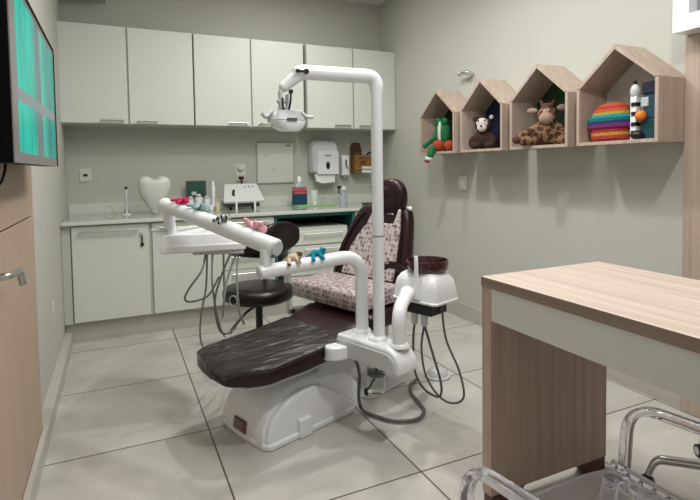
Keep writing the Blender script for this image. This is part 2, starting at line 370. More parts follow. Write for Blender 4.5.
tube(cb, spline([(-.30, 1.60, 1.30), (-.31, 1.62, 1.17), (-.32, 1.66, 1.12), (-.325, 1.64, 1.05)]), .004, seg=8)
obj('cable', cb, M['black'], t)
single('wall_socket', box(B(XL+.0005, XL+.006, 3.35, 3.43, .41, .47), XL+.006, XL+.009, 3.375, 3.405, .43, .45), M['lam'], 'small blank white plate low on the left wall', 'socket', (XL, 3.39, .44), bev=.002)

# ------------------------------------------------------------------ upper cabinets
def bar_handle(x0, x1, y, z, r=.0075):
    b = nb(); tube(b, [(x0, y-.028, z), (x1, y-.028, z)], r, seg=10)
    for x in (x0+.012, x1-.012): cyl(b, (x, y, z), (x, y-.028, z), r*.8, seg=10)
    return b
YB = 4.78        # surveyed wall plane of the groups below, corrected by their axes()
setxf(axes(1.012, -.015, 1, -.07, 1.0465, -.0904))
YU = 4.45
ups = [(-.342, .117, .130, .612), (.626, 1.086, 1.100, 1.566), (1.602, 2.052, 2.066, 2.508)]
ulab = ['off-white wall cabinet, leftmost above the counter beside the television', 'off-white wall cabinet in the middle, behind the lamp head', 'off-white wall cabinet, rightmost beside the right wall corner']
hnd = [(-.075, .090, .185, .335), (.895, 1.055, 1.145, 1.30), (1.86, 2.02, 2.11, 2.28)]
for (a, b_, c, d), lb, hh in zip(ups, ulab, hnd):
    t = thing('wall_cabinet', lb, 'cabinet', ((a+d)/2, 4.6, 1.6), 0, 'row of wall cabinets')
    obj('carcass', B(a-.004, d+.004, YU+.02, YB-.001, 1.605, 2.335), M['lam2'], t, bev=.001)
    for x0, x1, h0, h1 in ((a, b_, hh[0], hh[1]), (c, d, hh[2], hh[3])):
        dr = obj('door', B(x0, x1, YU, YU+.019, 1.612, 2.33), M['lam'], t, bev=.0015)
        obj('handle', bar_handle(h0, h1, YU, 1.635), M['steel'], dr)
struct('trim_2', B(2.5122, 2.5142, YU+.004, YB-.001, 1.607, 2.335), M['lam2'])
struct('trim_3', B(-.3472, -.3465, YU+.006, YB-.001, 1.607, 2.335), M['lam2'])

# ------------------------------------------------------------------ lower cabinets and counter
YL = 4.11
setxf(axes(.9814, .0362, 1, -.07, .9757, -.0021))
struct('trim_4', B(-.40, 2.42, YL+.045, YL+.065, 0.001, .15), M['skirt'])
def base_cab(label, x0, x1, doors=(), drawers=0, hz=.818):
    t = thing('base_cabinet', label, 'cabinet', ((x0+x1)/2, 4.4, 0), 0, 'base cabinets under the counter')
    obj('carcass', B(x0, x1, YL+.02, YB-.002, .152, .866), M['lam2'], t)
    for (a, b_, ha, hb) in doors:
        dr = obj('door', B(a, b_, YL, YL+.019, .158, .858), M['lam'], t, bev=.0015)
        obj('handle', bar_handle(ha, hb, YL, hz, .007), M['steel'], dr)
        if a < 0:
            k = nb(); cyl(k, (.122, YL, .775), (.122, YL-.01, .775), .010); box(k, .110, .134, YL-.006, YL-.001, .765, .787); obj('lock', k, M['steel'], dr)
            k = nb(); box(k, .124, .134, YL-.016, YL-.010, .70, .765); cyl(k, (.129, YL-.010, .70), (.129, YL-.016, .70), .013); obj('key', k, M['black'], dr)
    n = drawers
    for i in range(n):
        z0 = .158 + i*.70/n; z1 = z0 + .70/n - .006
        dr = obj('drawer', B(x0+.004, x1-.004, YL, YL+.019, z0, z1), M['lam'], t, bev=.0015)
        obj('handle', bar_handle(x0+.06, x1-.06, YL, z1-.03, .007), M['steel'], dr)
    return t
base_cab('off-white base cabinet with a key hanging in its left door', -.345, .728, doors=[(-.338, .176, -.292, .104), (.202, .722, .25, .65)])
base_cab('off-white drawer cabinet left of the teal-lined bay', .735, 1.160, drawers=5)
base_cab('off-white base cabinet behind the patient chair, rightmost under the counter', 1.905, 2.42, doors=[(1.91, 2.160, 1.95, 2.12), (2.166, 2.416, 2.22, 2.38)])
struct('trim_5', B(-.402, -.347, YL+.01, YB-.002, .15, .866), M['lam2'])
t = thing('open_bay', 'teal-lined open bay under the counter around the drawer cart', 'cabinet', (1.53, 4.4, 0))
for x0, x1 in ((1.163, 1.185), (1.880, 1.902)): obj('side_panel', B(x0, x1, YL+.005, YB-.003, .152, .866), M['teal'], t)
obj('back_panel', B(1.185, 1.88, YB-.02, YB-.003, .152, .866), M['teal'], t)
obj('top_panel', B(1.185, 1.88, YL+.03, YB-.02, .835, .866), M['teal'], t)
# cart
t = thing('drawer_cart', 'off-white five-drawer cart standing in the teal bay under the counter', 'cart', (1.55, 4.35, 0))
obj('body', B(1.272, 1.826, 4.10, 4.62, .05, .745), M['lam2'], t, bev=.006)
for i in range(5):
    z0 = .075+i*.131
    dr = obj('drawer', B(1.285, 1.813, 4.078, 4.098, z0, z0+.122), M['lam'], t, bev=.004)
    obj('handle', bar_handle(1.40, 1.76, 4.078, z0+.095, .006), M['white'], dr)
for x in (1.32, 1.78):
    for y in (4.15, 4.57):
        b = nb(); cyl(b, (x-.012, y, .025), (x+.012, y, .025), .025); obj('caster', b, M['black'], t)
setxf(axes(1, 0, 1, -.07, .9757, -.0021))
t = thing('countertop', 'long off-white countertop with glossy grey top along the back wall', 'countertop', (1.08, 4.4, .868))
obj('slab', B(XL+.002, 2.42-.003, 4.08, YB-.002, .869, .898), M['cedge'], t, bev=.003)
obj('surface', B(XL+.004, 2.42-.004, 4.086, YB-.024, .8982, .901), M['counter'], t)
obj('upstand', B(XL+.003, 2.42-.003, YB-.022, YB-.002, .899, .985), M['cedge'], t, bev=.002)
ZT = .9012
setxf(axes(1, 0, 1, -.07, 1.0169, -.0458))

# ------------------------------------------------------------------ things on the back wall
def plate(label, x, z, w=.088, hh=.105, holes=1, name='outlet'):
    t = thing(name, label, 'outlet', (x, YB, z))
    obj('plate', B(x-w/2, x+w/2, YB-.009, YB-.001, z-hh/2, z+hh/2), M['lam'], t, bev=.003)
    obj('socket', B(x-.016, x+.016, YB-.012, YB-.009, z-.010, z+.010), M['black'], t)
    return t
plate('square white outlet plate on the back wall above the left counter end', -.225, 1.22)
t = thing('outlet', 'white outlet with a round plug and hanging cable above the tilted sealer', 'outlet', (1.05, YB, 1.2))
obj('plate', B(1.005, 1.10, YB-.009, YB-.001, 1.145, 1.30), M['lam'], t, bev=.003)
b = nb(); cyl(b, (1.05, YB-.009, 1.265), (1.05, YB-.045, 1.265), .028, .022); obj('plug', b, M['lam'], t, bev=.003)
obj('socket', box(B(1.01, 1.10, YB-.014, YB-.009, 1.145, 1.20), 1.03, 1.08, YB-.017, YB-.014, 1.16, 1.185, mi=1), [mat('pinkish_plate', (.62, .50, .47), .5), M['black']], t)
obj('cable', T_(spline([(1.055, YB-.017, 1.17), (1.05, YB-.06, 1.12), (1.03, YB-.10, 1.05), (1.01, YB-.14, .99)]), .007, seg=8), M['black'], t)
t = thing('distribution_panel', 'flat off-white square panel door on the back wall, centre', 'panel', (1.387, YB, 1.3))
obj('frame', B(1.203, 1.571, YB-.012, YB-.001, 1.112, 1.50), mat('panel_frame', (.40, .40, .36), .4), t, bev=.002)
obj('door', B(1.212, 1.562, YB-.018, YB-.012, 1.121, 1.491), M['lam'], t, bev=.002)
b = nb(); box(b, 1.49, 1.507, YB-.020, YB-.018, 1.462, 1.475); box(b, 1.515, 1.532, YB-.020, YB-.018, 1.462, 1.475); obj('sticker', b, M['black'], t)
b = nb(); cyl(b, (1.25, YB-.018, 1.145), (1.25, YB-.022, 1.145), .008); cyl(b, (1.30, YB-.018, 1.375), (1.30, YB-.022, 1.375), .012); cyl(b, (1.37, YB-.018, 1.25), (1.37, YB-.022, 1.25), .014); obj('knob', b, M['grayw'], t)
# paper towel dispenser
t = thing('paper_towel_dispenser', 'large white paper towel dispenser with a small black window on back wall', 'dispenser', (1.88, YB, 1.32))
def rr(x0, x1, z0, z1, r, y, k=6):
    o = []
    for cx, cz, a0 in ((x1-r, z1-r, 0), (x0+r, z1-r, PI/2), (x0+r, z0+r*.35, PI), (x1-r, z0+r*.35, 1.5*PI)):
        rz = r if a0 < PI else r*.35
        for i in range(k+1):
            a = a0+i*PI/2/k; o.append((cx+r*math.cos(a), y, cz+rz*math.sin(a)))
    return o
obj('cover', loft(nb(), [rr(1.715, 1.99, 1.20, 1.515, .06, YB-.002), rr(1.71, 1.995, 1.195, 1.52, .06, YB-.09), rr(1.73, 1.98, 1.21, 1.50, .06, YB-.13)]), M['grayw'], t, bev=.004)
obj('front_panel', loft(nb(), [rr(1.765, 1.99, 1.19, 1.42, .02, YB-.128), rr(1.768, 1.987, 1.193, 1.415, .02, YB-.142)]), mat('dispenser_front', (.70, .72, .74), .3), t)
b = nb(); loft(b, [ring((1.875, YB-.142, 1.275), (1, 0, 0), (0, 0, 1), .021, .037), ring((1.875, YB-.146, 1.275), (1, 0, 0), (0, 0, 1), .018, .034)]); obj('window', b, M['black'], t)
b = nb()
for i in range(4): box(b, 1.848+i*.016, 1.859+i*.016, YB-.144, YB-.141, 1.362, 1.378)
obj('logo', b, M['hose'], t)
obj('paper_towel', prism(nb(), [(1.75, YB-.12, 1.195), (1.96, YB-.12, 1.195), (1.95, YB-.125, 1.115), (1.82, YB-.125, 1.105), (1.76, YB-.125, 1.125)], (0, .04, 0)), mat('paper', (.75, .75, .72), .9), t)
XF.append(XF[0]); XF[0] = XF[0] @ Matrix.Translation((-0.038, 0, 0))
# soap dispenser
t = thing('soap_dispenser', 'narrow white soap dispenser between towel dispenser and sharps box', 'dispenser', (2.12, YB, 1.28))
obj('body', B(2.085, 2.165, YB-.09, YB-.001, 1.175, 1.375), M['white'], t, bev=.010, seg=3)
obj('window', box(B(2.122, 2.136, YB-.0925, YB-.090, 1.26, 1.33), 2.135, 2.147, YB-.0925, YB-.09, 1.24, 1.262), M['black'], t)
b = nb(); cyl(b, (2.125, YB-.06, 1.175), (2.125, YB-.06, 1.155), .012); obj('spout', b, M['grayw'], t)
XF[0] = XF.pop()
XF.append(XF[0]); XF[0] = XF[0] @ Matrix.Translation((-0.022, 0, 0))
# sharps box
card = mat('yellow_brown_cardboard', (.24, .115, .030), .8, var=.25, vscale=25)
cardd = mat('dark_brown_cardboard', (.11, .050, .022), .8, var=.2, vscale=25)
t = thing('sharps_box', 'open yellow-brown cardboard sharps box with white label by the pole', 'box', (2.28, YB-.08, 1.2))
obj('body', B(2.19, 2.375, YB-.135, YB-.02, 1.20, 1.375), card, t, bev=.002)
obj('raised_flap', prism(nb(), [(2.195, YB-.018, 1.37), (2.32, YB-.018, 1.37), (2.32, YB-.018, 1.44), (2.295, YB-.018, 1.50), (2.215, YB-.018, 1.50), (2.195, YB-.018, 1.46)], (0, .006, 0)), cardd, t)
obj('side_flap', B(2.185, 2.24, YB-.137, YB-.06, 1.375, 1.40), cardd, t)
obj('warning_panel', box(box(B(2.205, 2.36, YB-.137, YB-.135, 1.26, 1.36), 2.23, 2.33, YB-.138, YB-.137, 1.335, 1.35, mi=1), 2.25, 2.31, YB-.138, YB-.137, 1.28, 1.32, mi=1), [card, cardd], t)
obj('label', B(2.265, 2.375, YB-.138, YB-.1355, 1.20, 1.262), mat('white_label', (.7, .7, .68), .6), t)
obj('holder_wire', T_([(2.18, YB-.145, 1.27), (2.2, YB-.145, 1.24), (2.38, YB-.145, 1.235), (2.385, YB-.02, 1.25)], .004, seg=8), mat('straw_wire', (.42, .30, .12), .5), t)
b = nb(); tube(b, spline([(2.34, YB-.10, 1.38), (2.37, YB-.12, 1.40), (2.40, YB-.11, 1.385), (2.42, YB-.08, 1.41)]), .011, seg=8); obj('black_strap', b, M['black'], t)
XF[0] = XF.pop()
# faucet knob behind the pole
t = thing('wall_valve', 'small chrome valve on the back wall just left of the lamp pole', 'valve', (2.43, YB, 1.07))
b = nb(); cyl(b, (2.42, YB, 1.07), (2.42, YB-.02, 1.07), .026); cyl(b, (2.42, YB-.02, 1.07), (2.42, YB-.06, 1.07), .011); obj('body', b, M['chrome'], t)
b = nb(); sph(b, (2.42, YB-.07, 1.07), .018, .012, .03); obj('knob', b, M['chrome'], t)

# ------------------------------------------------------------------ things on the counter
setxf(axes(.9966, .0166, .915, .3157, 1, .87722-ZT))
# tooth sculpture
XF.append(XF[0]); XF[0] = XF[0] @ Matrix.Translation((0.018, 0, 0))
def tooth():
    b = nb(); rings = []
    cx, cy = .245, 4.40
    prof = [(0.0, .0, .018, .016), (.03, .0, .036, .026), (.09, -.002, .070, .045), (.16, -.002, .104, .062), (.22, 0, .122, .068), (.27, 0, .126, .068), (.305, 0, .118, .06)]
    for z, dx, a, c in prof: rings.append(ring((cx+dx, cy, ZT+z*.90), (1, 0, 0), (0, 1, 0), a, c, 2.3, 28))
    loft(b, rings)
    sph(b, (cx-.062, cy, ZT+.243), .064, .062, .060); sph(b, (cx+.066, cy, ZT+.247), .058, .060, .055); sph(b, (cx, cy+.02, ZT+.23), .06, .045, .052)
    return b
single('tooth_sculpture', tooth(), mat('tooth_white', (.60, .62, .57), .45), 'large white molar tooth sculpture standing on the counter', 'sculpture', (.245, 4.40, ZT), mods=remesh(.006))
XF[0] = XF.pop()
XF.append(XF[0]); XF[0] = XF[0] @ Matrix.Translation((0.045, 0, 0))
t = thing('bud_vase', 'slim clear glass tube with a dark tip, left of the tooth sculpture', 'vase', (.01, 4.42, ZT))
b = nb(); lathe(b, [(.034, 0), (.036, .01), (.022, .022), (.016, .05), (.014, .15), (.015, .19), (.010, .205)], (.01, 4.42, ZT)); obj('tube', b, M['clear'], t)
b = nb(); lathe(b, [(.030, 0), (.020, .012), (.003, .016)], (.01, 4.42, ZT+.0006)); tube(b, [(.01, 4.42, ZT+.012), (.01, 4.42, ZT+.205)], .008, seg=8); obj('stem', b, M['white'], t)
b = nb(); sph(b, (.01, 4.42, ZT+.215), .012); obj('tip', b, M['black'], t)
XF[0] = XF.pop()
single('wire_ornament', tube(T_(spline([(-.10, 4.42, ZT+.004), (-.09, 4.42, ZT+.06), (-.06, 4.42, ZT+.08), (-.04, 4.42, ZT+.03), (0-.03, 4.43, ZT+.004)]), .004, seg=8), spline([(-.10, 4.40, ZT+.004), (-.06, 4.38, ZT+.02), (-.03, 4.40, ZT+.004)]), .004, seg=8), M['clear'], 'small bent clear ornament at the left end of the counter', 'ornament', (-.07, 4.42, ZT))
t = thing('chrome_tin', 'low dark chrome dish on the counter right of the tooth sculpture', 'dish', (.38, 4.36, ZT))
b = nb(); lathe(b, [(.045, 0), (.052, .02), (.05, .05), (.03, .062), (.002, .066)], (.38, 4.36, ZT)); obj('body', b, M['steel'], t)
b = nb(); tube(b, spline([(.335, 4.34, ZT+.02), (.32, 4.33, ZT+.06), (.35, 4.34, ZT+.09), (.38, 4.35, ZT+.075)]), .005, seg=8); obj('handle', b, M['hose'], t)
XF.append(XF[0]); XF[0] = XF[0] @ Matrix.Translation((-0.035, 0, 0))
# picture
pic = mat('dark_green_photo', (.02, .075, .05), .35, var=.9, vscale=16)
t = thing('picture_frame', 'small dark green photo frame leaning on the backsplash', 'picture', (.66, 4.66, ZT))
obj('frame', B(.575, .745, 4.700, 4.712, 1.01, 1.155), mat('gray_frame', (.08, .09, .085), .5), t, bev=.002)
obj('photo', box(B(.585, .735, 4.697, 4.700, 1.02, 1.145), .62, .66, 4.695, 4.697, 1.03, 1.06, mi=1), [pic, M['grayw']], t)
obj('stand', B(.60, .72, 4.703, 4.75, ZT, 1.012), M['clear'], t)
# cup tooth models
aq = mat('pale_aqua_plastic', (.30, .50, .48), .4)
for i, (x, y, s, lb) in enumerate([(.585, 4.48, 1.0, 'white and aqua cup holder, leftmost in front of the dark photo'), (.645, 4.44, 1.15, 'taller white and aqua cup holder, middle in front of the dark photo'), (.715, 4.48, 1.0, 'white and aqua cup holder, rightmost in front of the dark photo')]):
    t = thing('cup_holder', lb, 'cup', (x, y, ZT), 0, 'small cup holders before the photo')
    b = nb(); lathe(b, [(.026*s, 0), (.028*s, .035*s), (.024*s, .04*s)], (x, y, ZT)); obj('base', b, aq, t)
    b = nb(); lathe(b, [(.020*s, .04*s), (.026*s, .075*s), (.028*s, .105*s), (.023*s, .105*s), (.018*s, .06*s)], (x, y, ZT)); obj('cup', b, M['white'], t)
    b = nb(); sph(b, (x, y, ZT+.115*s), .018*s, .018*s, .014*s); obj('knob', b, M['grayw'], t)
XF[0] = XF.pop()
XF.append(XF[0]); XF[0] = XF[0] @ Matrix.Translation((-0.055, 0, 0))
# white post
t = thing('toothbrush_stand', 'slim white post on a small block between photo and sealer', 'stand', (.80, 4.5, ZT))
obj('base', B(.755, .835, 4.45, 4.55, ZT, ZT+.045), M['white'], t, bev=.004)
b = nb(); lathe(b, [(.014, .045), (.013, .12), (.018, .13), (.012, .15), (.016, .17), (.016, .20), (.009, .215), (.012, .23), (.004, .255)], (.795, 4.5, ZT)); obj('post', b, M['white'], t)
XF[0] = XF.pop()
XF.append(XF[0]); XF[0] = XF[0] @ Matrix.Translation((-0.13, 0, 0))
single('dental_putty_jar', lathe(nb(), [(.02, 0), (.022, .05), (.018, .055), (.018, .075)], (.89, 4.42, ZT)), mat('pale_yellow', (.55, .52, .30), .5), 'tiny pale yellow jar in front of the white post', 'jar', (.89, 4.42, ZT))
XF[0] = XF.pop()
XF.append(XF[0]); XF[0] = XF[0] @ Matrix.Translation((-0.095, 0, 0))
# sealer
t = thing('sealing_machine', 'white pouch sealing machine with tilted top cover on the counter', 'machine', (1.1, 4.5, ZT))
sl = mat('sealer_white', (.60, .63, .60), .35)
obj('cover', prism(nb(), [(.90, 4.40, ZT+.055), (1.26, 4.40, ZT+.055), (1.26, 4.40, ZT+.075), (1.24, 4.60, ZT+.215), (.93, 4.60, ZT+.215), (.90, 4.40, ZT+.075)][0:2] + [(1.235, 4.60, ZT+.20), (.945, 4.60, ZT+.20)], (0, -.012, .022)), sl, t, bev=.006)
obj('body', B(.94, 1.23, 4.46, 4.68, ZT+.02, ZT+.075), M['hose'], t, bev=.004)
for x in (1.01, 1.17):
    obj('foot', B(x-.008, x+.008, 4.385, 4.40, ZT, ZT+.07), M['white'], t)
for x in (1.0, 1.2): obj('foot', B(x-.012, x+.012, 4.60, 4.62, ZT, ZT+.03), M['black'], t)
b = nb()
for i in range(3):
    tube(b, [(1.11+i*.035, 4.535, ZT+.20), (1.13+i*.035, 4.548, ZT+.187+.0)], .003, seg=6)
obj('vent_marks', b, M['hose'], t)
obj('power_plug', T_(spline([(1.01, 4.50, ZT+.165), (1.0, 4.47, ZT+.14), (1.0, 4.45, ZT+.115)]), .012, seg=8), M['black'], t)
XF[0] = XF.pop()
XF.append(XF[0]); XF[0] = XF[0] @ Matrix.Translation((-0.022, 0, 0))
# mouthwash
t = thing('mouthwash_bottle', 'big mouthwash bottle with blue liquid and red label on a green tray', 'bottle', (1.56, 4.56, ZT))
def sq(z, a, c, cx=1.56, cy=4.56): return ring((cx, cy, ZT+.012+z), (1, 0, 0), (0, 1, 0), a, c, 3.2, 24)
obj('liquid', loft(nb(), [sq(0, .066, .042), sq(.01, .072, .046), (sq(.13, .071, .046))]), mat('blue_liquid', (.004, .05, .12), .1, coat=.4), t)
obj('neck', loft(nb(), [sq(.1305, .070, .045), sq(.17, .055, .038), sq(.20, .028, .026), sq(.215, .022, .022)]), mat('pale_plastic', (.45, .55, .60), .2, trans=.3), t)
obj('label', loft(nb(), [sq(.10, .0735, .048), sq(.165, .062, .043)]), mat('red_white_label', (.42, .07, .09), .5, var=.5, vscale=40), t)
b = nb(); lathe(b, [(.018, .227), (.018, .262), (.008, .275)], (1.56, 4.56, ZT)); obj('cap', b, M['white'], t)
XF[0] = XF.pop()
t = thing('toothpaste_tube', 'white and green toothpaste tube standing right of the mouthwash bottle', 'tube', (1.665, 4.50, ZT))
b = nb(); loft(b, [ring((1.665, 4.50, ZT+.0128), (1, 0, 0), (0, 1, 0), .020, .020), ring((1.665, 4.50, ZT+.04), (1, 0, 0), (0, 1, 0), .022, .022)]); obj('cap', b, M['white'], t)
b = nb(); loft(b, [ring((1.665, 4.50, ZT+.04), (1, 0, 0), (0, 1, 0), .026, .022), ring((1.665, 4.50, ZT+.10), (1, 0, 0), (0, 1, 0), .031, .012), ring((1.665, 4.50, ZT+.145), (1, 0, 0), (0, 1, 0), .036, .003)]); obj('body', b, mat('tube_white_green', (.55, .64, .56), .4, var=.2, vscale=30), t)
t = thing('mixing_glass', 'small clear glass right of the toothpaste tube', 'glass', (1.735, 4.48, ZT))
b = nb(); lathe(b, [(.020, .013), (.024, .075), (.021, .075), (.017, .018), (.001, .017)], (1.735, 4.48, ZT)); obj('bowl', b, M['clear'], t)
single('green_tray', prism(nb(), [(1.47, 4.40, ZT), (1.85, 4.40, ZT), (1.85, 4.62, ZT), (1.47, 4.62, ZT)], (0, 0, .012)), mat('lime_green_plastic', (.28, .55, .22), .3), 'flat lime green tray under the mouthwash and toothpaste', 'tray', (1.66, 4.5, ZT), bev=.003)
XF.append(XF[0]); XF[0] = XF[0] @ Matrix.Translation((-0.025, 0, 0))
t = thing('spray_bottle', 'clear spray bottle with black and white trigger head on the counter', 'bottle', (1.985, 4.50, ZT))
b = nb(); lathe(b, [(.040, 0), (.043, .01), (.043, .07), (.030, .10), (.014, .12), (.013, .135)], (1.985, 4.50, ZT)); obj('body', b, mat('bluish_clear', (.70, .76, .80), .1, trans=.7), t)
b = nb(); box(b, 1.965, 2.01, 4.487, 4.513, ZT+.137, ZT+.17); obj('head', b, M['white'], t, bev=.004)
b = nb(); box(b, 1.925, 1.966, 4.49, 4.51, ZT+.155, ZT+.178); box(b, 1.935, 1.947, 4.492, 4.508, ZT+.105, ZT+.156); obj('trigger', b, M['black'], t, bev=.003)
XF[0] = XF.pop()
single('dark_tray', loft(nb(), [ring((2.22, 4.36, ZT), (1, 0, 0), (0, 1, 0), .11, .035, 4), ring((2.22, 4.36, ZT+.014), (1, 0, 0), (0, 1, 0), .13, .045, 4)]), mat('dark_metal', (.05, .05, .045), .3, metal=.5), 'thin dark tray on the counter left of the headrest', 'tray', (2.22, 4.36, ZT))

# ------------------------------------------------------------------ right wall
setxf(axes(1, 0, .992, -.0471, 1.02, -.0333))
t = thing('light_switch', 'white light switch plate low on the right wall under the house shelves', 'switch', (XR, 3.386, 1.10))
obj('plate', B(XR-.009, XR-.001, 3.335, 3.437, 1.045, 1.155), M['lam'], t, bev=.003)
obj('rocker', B(XR-.013, XR-.009, 3.372, 3.400, 1.075, 1.125), M['white'], t, bev=.002)
t = thing('wall_hook', 'tiny chrome fitting on the right wall above the second house-shaped shelf', 'hook', (XR, 3.287, 1.93))
b = nb(); cyl(b, (XR, 3.26, 1.935), (XR-.05, 3.26, 1.935), .016); sph(b, (XR-.055, 3.26, 1.935), .022); obj('base', b, M['chrome'], t)
b = nb(); cyl(b, (XR-.045, 3.26, 1.935), (XR-.06, 3.35, 1.94), .012, .016); sph(b, (XR-.06, 3.35, 1.94), .02); obj('nozzle', b, M['chrome'], t)
# tall wood panel and white box at the right edge
setxf()
t = thing('tall_wood_panel', 'tall pale wood panel standing at the right wall behind the desk', 'panel', (2.48, 1.3, 0))
obj('panel', B(2.500, XR-.001, .70, 1.560, .0, 1.828), M['wood_h'], t, bev=.002)
t = thing('wall_niche_box', 'white open-fronted box cabinet high at the right edge', 'cabinet', (2.43, 1.2, 1.8))
b = nb(); x0, x1, y0, y1, z0, z1 = 2.395, XR-.002, .60, 1.555, 1.830, 2.45
box(b, x0, x1, y0, y1, z0, z0+.075); box(b, x0, x1, y0, y1, z1-.075, z1); box(b, x0, x1, y1-.075, y1, z0+.075, z1-.075); box(b, x0, x1, y0, y0+.075, z0+.075, z1-.075); box(b, x1-.01, x1, y0+.075, y1-.075, z0+.075, z1-.075)
obj('frame', b, M['white'], t)
obj('inner_pane', B(x0+.06, x0+.066, y0+.076, y1-.076, z0+.076, z1-.076), mat('mauve_grey_pane', (.30, .29, .33), .25), t)

# ------------------------------------------------------------------ house shelves
HX0 = 2.307
HM = axes(1.022, 2.529*(1-1.022), .9948, -.0679, 1.0275, -.0456)
setxf(HM)
def house(y0, y1, label, back):
    t = thing('house_shelf', label, 'shelf', ((HX0+XR)/2, (y0+y1)/2, 1.333), 0, 'house-shaped wall shelves')
    zb, zs, za, th = 1.333, 1.632, 1.822, .017; ym = (y0+y1)/2
    X = XR-.001
    o = obj('shelf_board', prism(nb(), [(HX0, y0, zb), (HX0, y1, zb), (HX0, y1, zb+th), (HX0, y0, zb+th)], (X-HX0, 0, 0)), M['wood_h'], t, bev=.0008)
    for ys, yi in ((y0, y0+th), (y1, y1-th)):
        obj('side_panel', prism(nb(), [(HX0, ys, zb+th), (HX0, yi, zb+th), (HX0, yi, zs+.004), (HX0, ys, zs)], (X-HX0, 0, 0)), M['wood_h'], t)
        dz = .024
        obj('roof_panel', prism(nb(), [(HX0, ys, zs), (HX0, ym, za), (HX0, ym, za-dz), (HX0, ys+(yi-ys)*1.0, zs-.004)], (X-HX0, 0, 0)), M['wood_h'], t)
    if back is not None:
        obj('back_panel', prism(nb(), [(X-.008, y0+th, zb+th), (X-.008, y1-th, zb+th), (X-.008, y1-th, zs-.005), (X-.008, ym, za-dz-.002), (X-.008, y0+th, zs-.005)], (.007, 0, 0)), back, t)
    return t
hs = [(3.212, 3.682), (2.690, 3.134), (2.158, 2.618), (1.632, 2.096)]
house(*hs[0], 'house-shaped wood shelf holding the green plush, furthest from the desk', mat('black_green_back', (.012, .02, .014), .6))
house(*hs[1], 'house-shaped wood shelf with navy back holding the brown bear', mat('navy_back', (.008, .014, .055), .6))
house(*hs[2], 'house-shaped wood shelf with dark green back holding the giraffe', mat('green_back', (.012, .045, .018), .6))
house(*hs[3], 'house-shaped wood shelf holding the rainbow cushion, nearest the desk', mat('cream_back', (.62, .60, .55), .6))
ZH = 1.333+.017

def plush(name, label, cat, c, col, parts, vox=.005, eyes=(), extra=(), group=None, origin=None, rot=0):
    """parts: (centre, (rx,ry,rz)) ellipsoids or (p0,p1,r0,r1) limbs, all absolute"""
    keep = XF[0]
    if rot: setxf(keep @ Matrix.Translation(c) @ Matrix.Rotation(math.radians(rot), 4, 'Z') @ Matrix.Translation(-Vector(c)))
    t = thing(name, label, cat, origin or c, 0, group)
    b = nb()
    for p in parts:
        if len(p) == 2: sph(b, p[0], *p[1], seg=14)
        else:
            cyl(b, p[0], p[1], p[2], p[3], seg=12); sph(b, p[0], p[2], seg=12); sph(b, p[1], p[3], seg=12)
    obj('body', b, col, t, mods=remesh(vox))
    if eyes:
        for e in eyes:
            b = nb(); sph(b, e[0], e[1], seg=10); obj('eye', b, M['black'], t)
    for nm, ps, m in extra:
        b = nb()
        for p in ps:
            if len(p) == 2: sph(b, p[0], *p[1], seg=14)
            else:
                cyl(b, p[0], p[1], p[2], p[3], seg=12); sph(b, p[0], p[2], seg=12); sph(b, p[1], p[3], seg=12)
        obj(nm, b, m, t, mods=remesh(max(.003, vox*.8)))
    XF[0] = keep
    return t
fab = lambda n, c, v=.15: mat(n, c, .95, var=v, vscale=60, bump=.5, bscale=200)
# frog-green plush in the first house
g1, o1, w1 = fab('green_plush', (.012, .15, .045)), fab('orange_plush', (.36, .05, .02)), fab('white_plush', (.6, .65, .6))
fx, fy = 2.375, 3.455
plush('green_plush_toy', 'green plush with white stripe and orange feet, one leg over the shelf edge', 'plush toy', (fx, fy, ZH), g1,
      [((fx, fy, 1.495), (.050, .068, .105)), ((fx-.02, fy+.05, 1.47), (fx-.05, fy+.135, 1.40), .020, .018), ((fx-.02, fy+.03, 1.58), (.03, .03, .03)), ((fx-.02, fy-.03, 1.58), (.03, .03, .03)), ((fx-.05, fy+.135, 1.40), (.022, .022, .022))],
      eyes=[((fx-.048, fy+.03, 1.59), .007), ((fx-.048, fy-.028, 1.59), .007)],
      extra=[('belly_stripe', [((fx-.035, fy, 1.50), (.022, .018, .085))], w1),
             ('foot', [((fx-.045, fy+.01, 1.398), (.045, .050, .045))], o1), ('foot', [((fx-.035, fy-.085, 1.392), (.045, .045, .042))], o1),
             ('dangling_leg', [((fx-.085, fy+.035, 1.375), (fx-.103, fy+.045, 1.325), .026, .028)], g1),
             ('sole', [((fx-.108, fy+.058, 1.297), (.024, .034, .022))], w1), ('toe_patch', [((fx-.114, fy+.066, 1.282), (.019, .026, .018))], o1)], rot=20)
# bear
br = fab('brown_plush', (.038, .016, .011)); bw = fab('cream_plush', (.62, .58, .52), .05)
bx, by = 2.40, 2.985
plush('plush_bear', 'dark brown plush bear with white muzzle sitting in the navy-backed house', 'plush toy', (bx, by, ZH), br,
      [((bx, by, 1.42), (.06, .080, .070)), ((bx-.02, by, 1.515), (.052, .062, .052)), ((bx-.02, by+.055, 1.562), (.014, .02, .02)), ((bx-.02, by-.058, 1.562), (.014, .02, .02)),
       ((bx-.03, by+.07, 1.40), (.035, .032, .045)), ((bx-.03, by-.07, 1.40), (.035, .032, .045)), ((bx-.05, by+.05, 1.375), (.040, .035, .024)), ((bx-.05, by-.05, 1.375), (.040, .035, .024))],
      eyes=[((bx-.076, by+.022, 1.545), .006), ((bx-.076, by-.022, 1.545), .006)],
      extra=[('white_face', [((bx-.052, by, 1.525), (.030, .042, .040)), ((bx-.062, by, 1.495), (.026, .034, .028))], bw), ('white_ear', [((bx-.034, by-.060, 1.568), (.010, .016, .016))], bw),
             ('nose', [((bx-.089, by, 1.507), (.006, .012, .007))], br)], rot=38)
